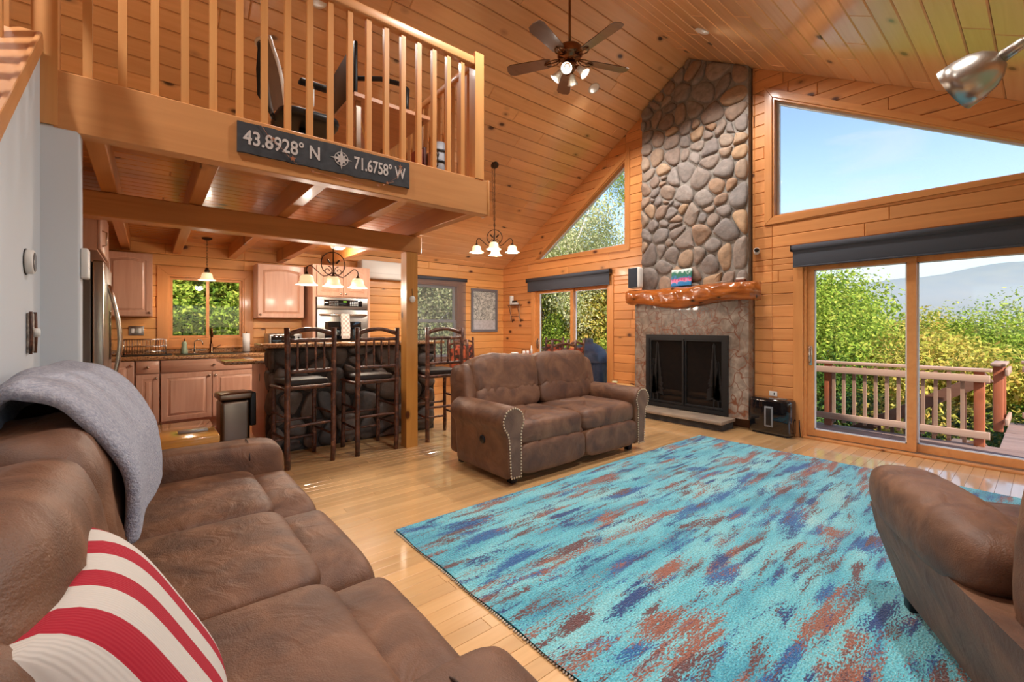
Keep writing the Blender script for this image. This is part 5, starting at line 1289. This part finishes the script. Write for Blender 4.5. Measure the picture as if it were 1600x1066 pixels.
chandelier('dining_chandelier', 'bronze chain chandelier with four glowing bell shades above the dining table', (4.04, 5.32, 2.50), 3.735, [(0, .27), (90, .27), (180, .27), (270, .27)], .27, .115, DCH, .92, math.radians(-39.5))
chandelier('kitchen_chandelier', 'three-light bronze scroll chandelier over the kitchen island', (1.68, 5.35, 1.86), 2.43, [(0, .30), (180, .30), (90, .0)], .3, .14, KCH, 1.0, .08)
pdn = thing('pendant_lamp', 'single bell-shade pendant hanging before the kitchen window', 'pendant lamp', (.585, 6.92, 1.885))
bell(pdn, Matrix.Identity(4), .85); MB().lathe([(0, .16), (.014, .16), (.03, .12), (.026, .095), (0, .095)], 14).obj('socket_cup', M_bronze, pdn)
c_ = MB()
for i in range(10): c_.tube([((.008*math.cos(t*PI/4) if i % 2 else 0), (0 if i % 2 else .008*math.cos(t*PI/4)), .18+i*.037+.024*math.sin(t*PI/4)) for t in range(8)], .0026, 4, closed=True)
c_.obj('chain', M_bronze, pdn); MB().lathe([(0, .545), (.06, .545), (.055, .53), (.02, .515), (0, .515)], 18).obj('canopy', M_bronze, pdn); lamp('pendant_bulb', (.585, 6.92, 1.87), PEN)
fl_ = thing('flush_ceiling_light', 'small drum ceiling light on the loft underside behind the island chandelier', 'ceiling light', (1.93, 5.95, 2.43)); MB().lathe([(0, 0), (.11, 0), (.11, -.02), (0, -.02)], 24).obj('base', M_bronze, fl_); MB().lathe([(0, -.02), (.10, -.02), (.095, -.10), (.07, -.12), (0, -.12)], 24).obj('diffuser', M_bell, fl_); lamp('flush_bulb', (1.93, 5.95, 2.27), FLU, .08)
# recessed ceiling cans
M_can = emit('can_glow', (255, 236, 204), 6, (255, 255, 255))
def can(x, y, e, label, ang=2.5):
    sgn = 1 if y > RY_ else -1
    n_ = Vector((0, -sgn*sa, -ca)); o = Vector((x, y, roof(y)))-Vector((0, 0, -.001))
    q = n_.to_track_quat('Z', 'X').to_matrix().to_4x4()
    c = thing('recessed_light', label, 'ceiling light', (0, 0, 0), group='recessed ceiling lights')
    Mx = T(o) @ q
    MB().lathe([(.052, .001), (.075, .001), (.08, .006), (.074, .012), (.056, .010)], 28, Mx).obj('trim_ring', M_paint, c)
    MB().lathe([(0, .004), (.053, .004), (.053, .001)], 24, Mx).obj('lens', M_can, c)
    l = bpy.data.lights.new('can_beam', 'SPOT'); l.energy = e; l.spot_size = ang; l.spot_blend = .6; l.shadow_soft_size = .06; l.color = (1, .95, .88)
    lo_ = bpy.data.objects.new('can_beam', l); COL.objects.link(lo_); lo_.location = o+n_*.03; lo_.rotation_euler = (0, 0, 0)
    return c
can(4.785, 2.46, CAN, 'recessed ceiling light on the window side of the ridge above the fireplace')
can(4.69, 3.94, CAN, 'recessed ceiling light below the fan blades')
can(1.217, 4.31, CAN*.22, 'recessed ceiling light above the loft desk')
can(2.2, 2.3, CAN, 'added unseen recessed light over the middle of the rug')  # this and the cans below are unseen, added to brighten the room
can(-1.0, 2.2, CAN, 'added unseen recessed light over the staircase behind the sofa')
can(2.0, .3, CAN, 'added unseen recessed light above the recliner armchair')
can(-1.4, 5.0, CAN*.2, 'added unseen recessed light at the back of the loft')
# ---------------------------------------------------------------- steel arc lamp over the recliner
al = thing('arc_floor_lamp', 'arc floor lamp with a brushed steel bowl head above the recliner', 'floor lamp', (2.86, -.62, 0))
hc = Vector((2.355, .195, 2.195))-Vector((2.86, -.62, 0))
fw = Vector((.6358, .7719, 0)); rt = Vector((.7719, -.6358, 0))
ax = (fw*.80-rt*.38-Vector((0, 0, .38))).normalized()
q = ax.to_track_quat('-Z', 'Y').to_matrix().to_4x4()
Mh = T(hc) @ q @ Matrix.Diagonal((.84, .84, .84, 1))
MB().lathe([(.018, .125), (.038, .12), (.07, .095), (.092, .058), (.104, .01), (.107, -.045), (.104, -.045), (.10, .01), (.088, .056), (.066, .09), (.02, .115)], 40, Mh).obj('bowl_shade', M_steel, al)
MB().lathe([(0, .20), (.018, .20), (.022, .19), (.026, .125), (0, .115)], 20, Mh).obj('neck', M_steel, al)
MB().sell((0, 0, 0), (.035, .035, .045), 1, 1, 14, 10, Mh @ T((0, 0, .04))).obj('bulb', M_paint, al)
nk = Mh @ Vector((0, 0, .2)); P_ = [tuple(nk), tuple(nk-ax*.14+Vector((0, 0, .02))), (.28, -.02, 2.36), (.14, .0, 2.0), (.02, .0, 1.2), (0, 0, .05)]
def cat3(P, t):
    k = min(int(t*(len(P)-1)), len(P)-2); u = t*(len(P)-1)-k; p = [P[max(k-1, 0)], P[k], P[k+1], P[min(k+2, len(P)-1)]]
    return tuple(.5*((2*p[1][i])+(-p[0][i]+p[2][i])*u+(2*p[0][i]-5*p[1][i]+4*p[2][i]-p[3][i])*u*u+(-p[0][i]+3*p[1][i]-3*p[2][i]+p[3][i])*u**3) for i in (0, 1, 2))
MB().tube([cat3(P_, t/40) for t in range(41)], .014, 12).obj('arc_arm', M_steel, al); MB().lathe([(0, 0), (.16, 0), (.16, .03), (.15, .04), (.03, .05), (0, .05)], 32).obj('base', M_steel, al)
# ---------------------------------------------------------------- loft office
LZ = 2.535
dk = thing('loft_desk', 'wooden plank desk with steel legs behind the loft balusters', 'desk', (0, 0, LZ+.002)); M_desk = wood('desk_plank', (190, 132, 92), (150, 96, 62), 0, .4, .2, .1, var=.1)
for i in range(5): MB().plate([(0, 0), (.72, 0), (.72, .208), (0, .208)], .035, .004).obj('desk_plank', M_desk, dk, loc=(1.34, 3.72+i*.21, .70))
lg = MB()
for x, y_ in ((1.40, 3.80), (2.0, 3.80), (1.40, 4.68), (2.0, 4.68)): MB().box(x-.02, x+.02, y_-.02, y_+.02, 0, .70).obj('leg', M_nickel, dk)
MB().tube([(1.40, 3.80, .62), (2.0, 4.68, .1)], .009, 6).obj('cross_brace', M_lt, dk)
mn = thing('desk_monitor', 'large black monitor on a swing arm above the loft desk', 'monitor', (1.88, 3.85, LZ+.738))
MB().bbox(-.50, -.47, -.05, .62, .05, .50, .006, 2, M=RZ(-.05)).obj('screen', M_black, mn); MB().lathe([(0, 0), (.04, 0), (.03, .03), (0, .03)], 14, T((0, 0, 0))).obj('clamp', M_black, mn)
MB().tube([(0, 0, .0), (0, 0, .12), (.02, .02, .26), (-.02, .05, .31), (-.2, .12, .33), (-.42, .22, .30), (-.47, .25, .30)], .022, 10).obj('swing_arm', M_black, mn)
och = thing('office_chair', 'grey mesh office chair with a white rim in the loft', 'chair', (1.0, 3.98, LZ), -PI/2)
M_meshg = seethrough('chair_mesh', (96, 92, 90), .8, glossy=False)
def cb(u, v_): a, b = 2*u-1, v_; w_ = .23*(1-.35*b**3)*(.8+.2*math.sin(PI*min(1, b*1.2))); return (a*w_, -.24-.10*b+.07*a*a, .46+.55*b)
MB().grid(cb, 12, 16).obj('mesh_back', M_meshg, och)
edge = [cb(0, t/16) for t in range(17)]+[cb(t/12, 1) for t in range(1, 12)]+[cb(1, 1-t/16) for t in range(17)]
MB().tube(edge, .014, 8).obj('back_rim', M_paint, och); MB().tube([(0, -.2, .42), (-.06, -.31, .62), (.02, -.33, .78), (.10, -.33, .95)], .018, 8).obj('spine', M_black, och)
MB().sell((0, .02, .45), (.25, .24, .045), .5, .5, 28, 10).obj('seat', M_black, och)
for s in (-1, 1): MB().tube([(.24*s, -.02, .44), (.29*s, .0, .5), (.29*s, 0, .64)], .014, 8).obj('arm_post', M_paint, och); MB().bbox(.25*s-.0 if s > 0 else -.33, .33 if s > 0 else -.25, -.1, .16, .64, .67, .012, 3).obj('armrest', M_black, och)
MB().cyl((0, 0, .1), (0, 0, .42), .03, 12).obj('gas_lift', M_black, och)
for k in range(5): a = k*2*PI/5; MB().tube([(0, 0, .11), (.28*math.cos(a), .28*math.sin(a), .06)], [.022, .014], 8).obj('base_spoke', M_black, och); MB().sell((.28*math.cos(a), .28*math.sin(a), .03), (.03, .02, .03), 1, 1, 10, 6).obj('caster', M_black, och)
rm = thing('rolled_mat', 'grey rolled mat with black straps standing in the loft corner by the newel', 'mat', (2.03, 3.52, LZ)); MB().cyl((0, 0, 0), (.03, .02, .42), .055, 16).obj('roll', plain('mat_grey', (150, 152, 160), .8), rm)
for z in (.1, .24, .34): MB().lathe([(.058, -.01), (.062, -.01), (.062, .01), (.058, .01)], 18, T((.03*z/.42, .02*z/.42, z))).obj('strap', M_black, rm)
for i, (cc_, w_, h_) in enumerate(((( 150, 70, 50), .03, .22), ((96, 46, 40), .025, .24), ((176, 120, 90), .035, .2), ((70, 50, 44), .02, .23))):
    b_ = MB().bbox(0, w_, -.07, .07, 0, h_, .003).obj('standing_book', plain('book_%d' % i, cc_, .6), None, loc=(1.72+i*.042, 3.36, LZ)); tag(b_, ['brown', 'dark red', 'tan', 'black'][i]+' book standing on the loft floor below the desk', 'book', 'books on the loft floor')
cb_ = MB(); r_ = random.Random(5)
for k in range(5): cb_.tube([(1.93+r_.uniform(-.03, .03), 3.40+r_.uniform(-.03, .03), LZ+.004+z*.05) for z in range(7)], .005, 6)
cbo = cb_.obj('cable_bundle', M_black); tag(cbo, 'tangle of black cables hanging beside the loft desk', 'cables')
# ---------------------------------------------------------------- outdoors
M_deck = wood('deck_board', (142, 116, 108), (112, 88, 82), 1, .6, 0, .1, (70, 48, 40), .25)
M_rail = wood('weathered_cedar_rail', (176, 142, 122), (146, 112, 94), 1, .6, 0, .1, (90, 60, 46), .12)
M_railv = wood('cedar_baluster', (170, 134, 112), (138, 104, 86), 2, .6, 0, 0, var=.15)
M_postd = wood('stained_cedar_post', (176, 98, 64), (150, 78, 50), 2, .55, 0, .1, (90, 46, 30), .1)
DZ = -.12
dkk = thing('deck', 'weathered plank deck outside the sliding doors', 'deck', (0, 0, DZ))
MB().box(6.05, 7.62, -3.0, 8.0, -.25, -.03).box(7.62, 9.8, -3.0, .36, -.25, -.03).obj('deck_frame', M_back, dkk)
x = 6.03; r_ = random.Random(8)
while x < 9.75:
    y0_ = -3.0; ymax = 8.0 if x < 7.58 else .36
    while y0_ < ymax:
        y1_ = min(y0_+r_.uniform(2.2, 4.5), ymax)
        MB().plate([(0, 0), (.138, 0), (.138, y1_-y0_-.003), (0, y1_-y0_-.003)], .03, .004).obj('deck_board', M_deck, dkk, loc=(x, y0_, -.03)); y0_ = y1_
    x += .144
def railing(label, p0, p1, posts, house=-1, z0=0.):
    p0, p1 = Vector(p0), Vector(p1); d_ = p1-p0; L_ = d_.length; ang = math.atan2(d_.y, d_.x)
    t = thing('deck_railing', label, 'railing', (p0.x, p0.y, DZ), ang-PI/2)     # local +y along the run
    h = house
    MB().bbox(-.07, .07, -.06, L_+.06, .875, .912, .005).obj('top_cap', M_rail, t)
    MB().bbox(h*.062 if h > 0 else -.095, .095 if h > 0 else -.062, -.05, L_+.05, .755, .84, .004).obj('top_rail', M_rail, t)
    MB().bbox(h*.062 if h > 0 else -.095, .095 if h > 0 else -.062, -.05, L_+.05, .10, .185, .004).obj('bottom_rail', M_rail, t)
    for y_ in posts: MB().bbox(-.045, .045, y_-.045, y_+.045, 0, .875, .004).obj('post', M_postd, t)
    bm_ = MB().box(-.018, .018, -.018, .018, .06, .86).mesh('baluster'); y_ = .06
    while y_ < L_-.03:
        if min([abs(y_-q) for q in posts]+[9]) > .06: link(bm_, 'baluster', M_railv, t, loc=(-.04, y_, 0))
        y_ += .1165
    return t
railing('cedar deck railing running parallel to the fireplace wall', (7.54, .47, 0), (7.54, 7.9, 0), (.04, 1.53, 3.1, 4.7, 6.3, 7.4))
railing('cedar deck railing across the far end of the landing', (9.66, -2.9, 0), (9.66, .18, 0), (.05, 1.7, 2.95))
railing('cedar landing railing at the head of the deck stairs', (8.75, .42, 0), (9.45, .42, 0), (.05, .66), 1)
sr2 = thing('deck_stair_rail', 'dark sloping stair handrail descending behind the deck railing', 'railing', (7.80, .45, DZ))
M_dark = wood('dark_cedar', (112, 74, 56), (84, 54, 40), 1, .6, 0, 0, var=.1)  # darker brown cedar than the deck railing
a_, b_ = Vector((0, .0, .80)), Vector((0, 2.75, -1.05)); dd = (b_-a_).normalized(); up = Vector((1, 0, 0)).cross(dd)
MB().bbox(-.04, .04, 0, (b_-a_).length, -.07, .07, .005, M=frame(a_, (1, 0, 0), dd, up)).obj('handrail', M_dark, sr2)
MB().bbox(-.03, .03, 0, (b_-a_).length, -.12, .12, .005, M=frame(a_-Vector((0, 0, .85)), (1, 0, 0), dd, up)).obj('stringer', M_dark, sr2)
for i in range(20):
    t_ = (i+.5)/20; p = a_+(b_-a_)*t_; MB().box(-.018, .018, p.y-.018, p.y+.018, p.z-.82, p.z).obj('baluster', M_dark, sr2)
for i in range(9): MB().bbox(.0, .95, .12+i*.28, .40+i*.28, -.20-i*.19, -.165-i*.19, .004).obj('tread', M_deck, sr2)
# kamado grill under its cover
kg = thing('covered_grill', 'egg-shaped grill under a dark blue-black cover on the deck', 'grill', (7.0, 6.02, DZ))
def gv(u, v_):
    a = 2*PI*u; prof_ = [(.36, 0), (.38, .1), (.375, .4), (.39, .62), (.40, .72), (.37, .86), (.27, .99), (.15, 1.06), (.10, 1.08), (.10, 1.14), (.07, 1.165), (0, 1.17)]
    r, z = catm(prof_, v_); r = max(r, 0)*(1+.02*math.sin(a*7+z*3)+.012*math.sin(a*13+z*9)); return (r*math.cos(a), r*math.sin(a), z)
MB().grid(gv, 48, 36).obj('cover', plain('navy_cover', (72, 78, 92), .45, c2=(50, 56, 68), vscale=7, bmp=.2, bscale=12), kg, merge=True)
MB().tube([(-.375*math.cos(a*.1), -.375*math.sin(a*.1), .84-.01*a*a*.1) for a in range(-4, 5)], .008, 6).obj('handle_strap', M_paint, kg)
MB().tube([(.405*math.cos(a*PI/12), .405*math.sin(a*PI/12), .68) for a in range(24)], .006, 6, closed=True).obj('draw_cord', M_black, kg)
# ground, mountain
gm = MB()
def gf(u, v_):
    x = 6.2+(u**2.2)*700; y = -400+800*v_
    y = math.copysign(abs(2*v_-1)**2.0, v_-.5)*500
    return (x, y, -2.4-min(22, max(0, x-9)*.10)+noise.noise(Vector((x*.02, y*.02, 0)))*1.0)
M_grass = plain('forest_floor', (96, 104, 52), .95, c2=(70, 66, 36), vscale=1.2, bmp=.4, bscale=4)
go = gm.grid(gf, 60, 60).obj('ground', M_grass); tag(go, kind='structure')
g2 = MB().grid(lambda u, v_: (6.2-300*(u**2), math.copysign(abs(2*v_-1)**2, v_-.5)*500, -2.4), 20, 40, flip=True).obj('ground_west', M_grass); tag(g2, kind='structure')
g3 = MB().grid(lambda u, v_: (-3+10*u, 7.6+3.2*v_, -1.2+1.3*v_), 4, 4).obj('bank', M_grass); tag(g3, kind='structure')
def mf(u, v_):
    lat = -700+2900*u; w = 620+900*v_
    p = fw*w+rt*lat
    rid = 118+34*min(1.6, max(-1, (lat/w-1.0)*4))+14*noise.noise(Vector((lat*.004, 3, 0)))+6*noise.noise(Vector((lat*.012, 5, 0)))
    h_ = -24+(rid*1.12+24)*math.sin(min(1, v_*1.9)*PI/2)**1.3*(1 if v_ < .55 else 1-.3*(v_-.55))
    h_ += 16*noise.noise(Vector((p.x*.006, p.y*.006, 1)))*min(1, v_*3)*(1-min(1, v_*1.9))+5*noise.noise(Vector((p.x*.02, p.y*.02, 1)))*(1-min(1, v_*1.9))
    return (p.x, p.y, h_)
M_mtn = plain('autumn_forest_slope', (112, 116, 58), .95, c2=(52, 74, 40), vscale=.03, bmp=1., bscale=.12)
mt = MB().grid(mf, 140, 50, flip=True).obj('mountain', M_mtn); tag(mt, 'long blue wooded mountain ridge beyond the trees', 'mountain')
hz_m = bpy.data.materials.new('valley_haze'); hz_m.use_nodes = True; N = hz_m.node_tree.nodes; N.clear(); o_ = N.new('ShaderNodeOutputMaterial'); vs_ = N.new('ShaderNodeVolumeScatter'); vs_.inputs['Color'].default_value = (.62, .76, 1, 1); vs_.inputs['Density'].default_value = HAZE; vs_.inputs['Anisotropy'].default_value = .2; hz_m.node_tree.links.new(vs_.outputs[0], o_.inputs['Volume'])
hb = MB().box(150, 1900, -900, 1900, -60, 60).obj('valley_haze', hz_m); tag(hb, 'pale blue haze filling the valley before the mountain', 'haze', kind='stuff')
# trees
def leafmat(name, cols):
    m = bpy.data.materials.new(name); m.use_nodes = True; N = m.node_tree.nodes; L = m.node_tree.links; N.clear()
    o = N.new('ShaderNodeOutputMaterial'); mx = N.new('ShaderNodeMixShader'); mx.inputs[0].default_value = .35; d_ = N.new('ShaderNodeBsdfDiffuse'); t_ = N.new('ShaderNodeBsdfTranslucent')
    g = N.new('ShaderNodeNewGeometry'); r = ramp(N, [(i/(len(cols)-1), srgb(*c)) for i, c in enumerate(cols)]); L.new(g.outputs['Random Per Island'], r.inputs[0])
    L.new(r.outputs[0], d_.inputs[0]); L.new(r.outputs[0], t_.inputs[0]); L.new(d_.outputs[0], mx.inputs[1]); L.new(t_.outputs[0], mx.inputs[2]); L.new(mx.outputs[0], o.inputs[0]); return m
LM = [leafmat('green_leaves', [(92, 122, 44), (146, 170, 62), (186, 196, 84), (130, 156, 58), (214, 206, 96)]),
      leafmat('autumn_leaves', [(172, 172, 72), (214, 196, 94), (152, 162, 66), (222, 180, 92), (192, 192, 104)]),
      leafmat('pale_leaves', [(176, 182, 124), (214, 212, 160), (150, 162, 100), (228, 218, 176), (190, 192, 136)]),
      leafmat('dark_leaves', [(44, 74, 34), (74, 104, 44), (98, 124, 50), (60, 90, 40), (120, 138, 60)])]
M_bark = plain('grey_bark', (110, 96, 84), .9, var=.3, vscale=12, bmp=.5, bscale=30)
M_birch = plain('birch_bark', (214, 206, 196), .8, c2=(160, 150, 142), vscale=10, bmp=.2, bscale=20)
def crown_mesh(seed, n, R_, clumps, leaf, shell=.55):
    r = random.Random(seed); mb = MB(); cl = []
    for k in range(clumps):
        while True:
            p = Vector((r.uniform(-1, 1), r.uniform(-1, 1), r.uniform(-1, 1)))
            if shell < p.length < 1: break
        cl.append((Vector((p.x*R_[0], p.y*R_[1], p.z*R_[2])), r.uniform(.2, .42)*min(R_)))
    vs = []; fs = []
    for i in range(n):
        c, cr_ = cl[i % clumps]
        d_ = Vector((r.gauss(0, 1), r.gauss(0, 1), r.gauss(0, 1))).normalized()*cr_*r.random()**.4
        p = c+d_; s_ = leaf*r.uniform(.6, 1.3)
        nrm = (d_.normalized()*.6+Vector((r.uniform(-1, 1), r.uniform(-1, 1), r.uniform(-.2, 1)))).normalized()
        t = nrm.orthogonal().normalized(); t.rotate(Matrix.Rotation(r.uniform(0, 2*PI), 3, nrm)); b = nrm.cross(t)
        k = len(vs); vs += [p-t*s_, p+b*s_*.5-nrm*s_*.12, p+t*s_, p-b*s_*.5-nrm*s_*.12]; fs += [(k, k+1, k+2), (k, k+2, k+3)]
    mb.v = vs; mb.f = fs; mb.sm = [False]*len(fs); return mb.mesh('foliage'), cl
PROTO = {}
for key, args in (('big', (1, 60000, (2.3, 2.3, 2.6), 130, .05)), ('shrub', (2, 42000, (1.7, 1.7, 1.3), 80, .042)), ('birch', (3, 16000, (1.9, 1.9, 2.2), 90, .045, .3)), ('tall', (4, 45000, (1.6, 1.6, 3.4), 110, .05))):
    PROTO[key] = crown_mesh(*args)
FM = {}
def plant(name, label, kind, mat_i, x, y, zb, zc, sc=1., bark=None, rz=0., group='trees beyond the deck', trunk=True):
    t = thing(name, label, 'tree' if 'tree' in name else 'shrub', (x, y, zb), rz, group)
    me, cl = PROTO[kind]; key = (kind, mat_i)
    if key not in FM: FM[key] = me.copy(); FM[key].materials.append(LM[mat_i])
    o = link(FM[key], 'foliage', None, t, loc=(0, 0, zc-zb)); o.scale = (sc, sc, sc)
    H = zc-zb; r = random.Random(int(x*10+y))
    tk = MB(); rb = .05*sc*(2.2 if kind != 'shrub' else 1.2)
    tk.tube([(r.uniform(-.06, .06)*k, r.uniform(-.06, .06)*k, H*1.3*k/6) for k in range(7)], [rb*(1-.13*k) for k in range(7)], 8)
    for c, _ in cl[:14]:
        c = c*sc*.9; z0 = H*r.uniform(.55, .95); tk.tube([(0, 0, z0), (c.x*.5, c.y*.5, (z0+c.z+H)/2+.1), (c.x, c.y, c.z+H)], [rb*.4, rb*.25, rb*.08], 5)
    tk.obj('trunk', bark or M_bark, t)
    return t
plant('broad_tree', 'broad yellow-green tree filling the view just beyond the deck railing', 'big', 0, 12.9, 4.0, -3, -.5, 1.0)
plant('broad_tree', 'second broad green tree behind the first one seen through the sliding panel', 'big', 0, 14.6, 4.8, -3, .1, 1.05, rz=1.7)
plant('round_tree', 'rounded green tree standing against the mountain', 'big', 0, 15.6, .55, -4, -.65, .85, rz=2.4)
SHL = {0: 'green leafy shrub below the deck railing among the trees', 1: 'yellow autumn shrub below the deck railing among the trees', 3: 'dark green shrub close under the deck railing'}
for i, (x, y, z, m_i, s_) in enumerate(((11.2, 1.1, -.7, 1, 1.1), (12.0, -.9, -.6, 0, 1.2), (13.5, 1.9, -.7, 1, 1.25), (16.5, 2.3, -.7, 1, 1.4), (10.6, 2.9, -1.0, 3, 1.0), (10.9, 4.7, -.8, 0, 1.1), (18.5, .2, -1.0, 1, 1.5), (10.3, .3, -1.5, 3, .9), (14.5, -1.2, -.9, 1, 1.3), (21, 3.0, -1.0, 1, 1.7), (23, -1, -1.1, 1, 1.7))):
    plant('leafy_shrub', SHL[m_i] if x < 15 else 'far yellow autumn shrub rising before the mountain', 'shrub', m_i, x, y, -3.2, z, s_, rz=i*1.3, group='shrubs below the deck railing')
for i, (x, y, zc, m_i, k_, s_) in enumerate(((9.6, 9.6, 1.0, 0, 'tall', .8), (11.2, 8.6, .8, 1, 'big', .9), (12.2, 10.6, 1.4, 0, 'big', 1.), (10.2, 7.2, -.4, 0, 'shrub', 1.1), (13.2, 8.2, .6, 0, 'big', 1.), (11.4, 6.4, -.6, 1, 'shrub', 1.2))):
    plant('woodland_tree', {'tall': 'tall slim green tree seen through the narrow dining slider', 'big': ('yellow' if m_i == 1 else 'round green')+' woodland tree seen through the narrow dining slider', 'shrub': ('yellow' if m_i == 1 else 'green')+' low shrub behind the covered grill'}[k_], k_, m_i, x, y, -3, zc, s_, rz=i, group='woodland trees outside the dining slider')
plant('birch_tree', 'pale sparse birch whose crown fills the triangular window', 'birch', 2, 10.5, 10.4, -2.5, 4.0, 1.25, M_birch)
plant('birch_tree', 'second pale birch with white trunk behind the dining slider', 'birch', 2, 9.5, 8.6, -2.5, 3.0, .8, M_birch, rz=2)
plant('leafy_branch_tree', 'green tree branch reaching into the top of the triangular window', 'birch', 0, 9.4, 6.3, -2.5, 5.0, .42, rz=1)
for i, (x, y, zc, m_i, s_) in enumerate(((.9, 11.2, 1.2, 0, 1.), (-.8, 11.6, 1.3, 3, 1.), (2.3, 11.4, 1.4, 0, 1.), (.4, 12.8, 2.6, 0, 1.1), (1.9, 13.2, 2.8, 3, 1.1), (-1.6, 13, 2.6, 0, 1.2))):
    plant('hillside_shrub', ('low ' if i < 3 else 'tall ')+('dark green' if m_i == 3 else 'light green')+' shrub on the bank outside the kitchen window', 'shrub' if i < 3 else 'big', m_i, x, y, -.4, zc, s_*(1.25 if i < 3 else 1), rz=i, group='shrubs outside the kitchen window')
for i, (x, y, zc, k_, s_) in enumerate(((5.4, 11.6, 1.4, 'birch', 1.2), (7.2, 12.4, 1.6, 'birch', 1.3), (4.2, 12.8, 1.8, 'birch', 1.4), (6.2, 14.5, 2, 'big', 1.2), (8.2, 14.4, 2, 'big', 1.2))):
    plant('pale_tree', ('sparse pale birch' if k_ == 'birch' else 'dense pale leafy tree')+' behind the dining window screen', k_, 2, x, y, -2, zc, s_, M_birch, rz=i, group='pale trees outside the dining window')
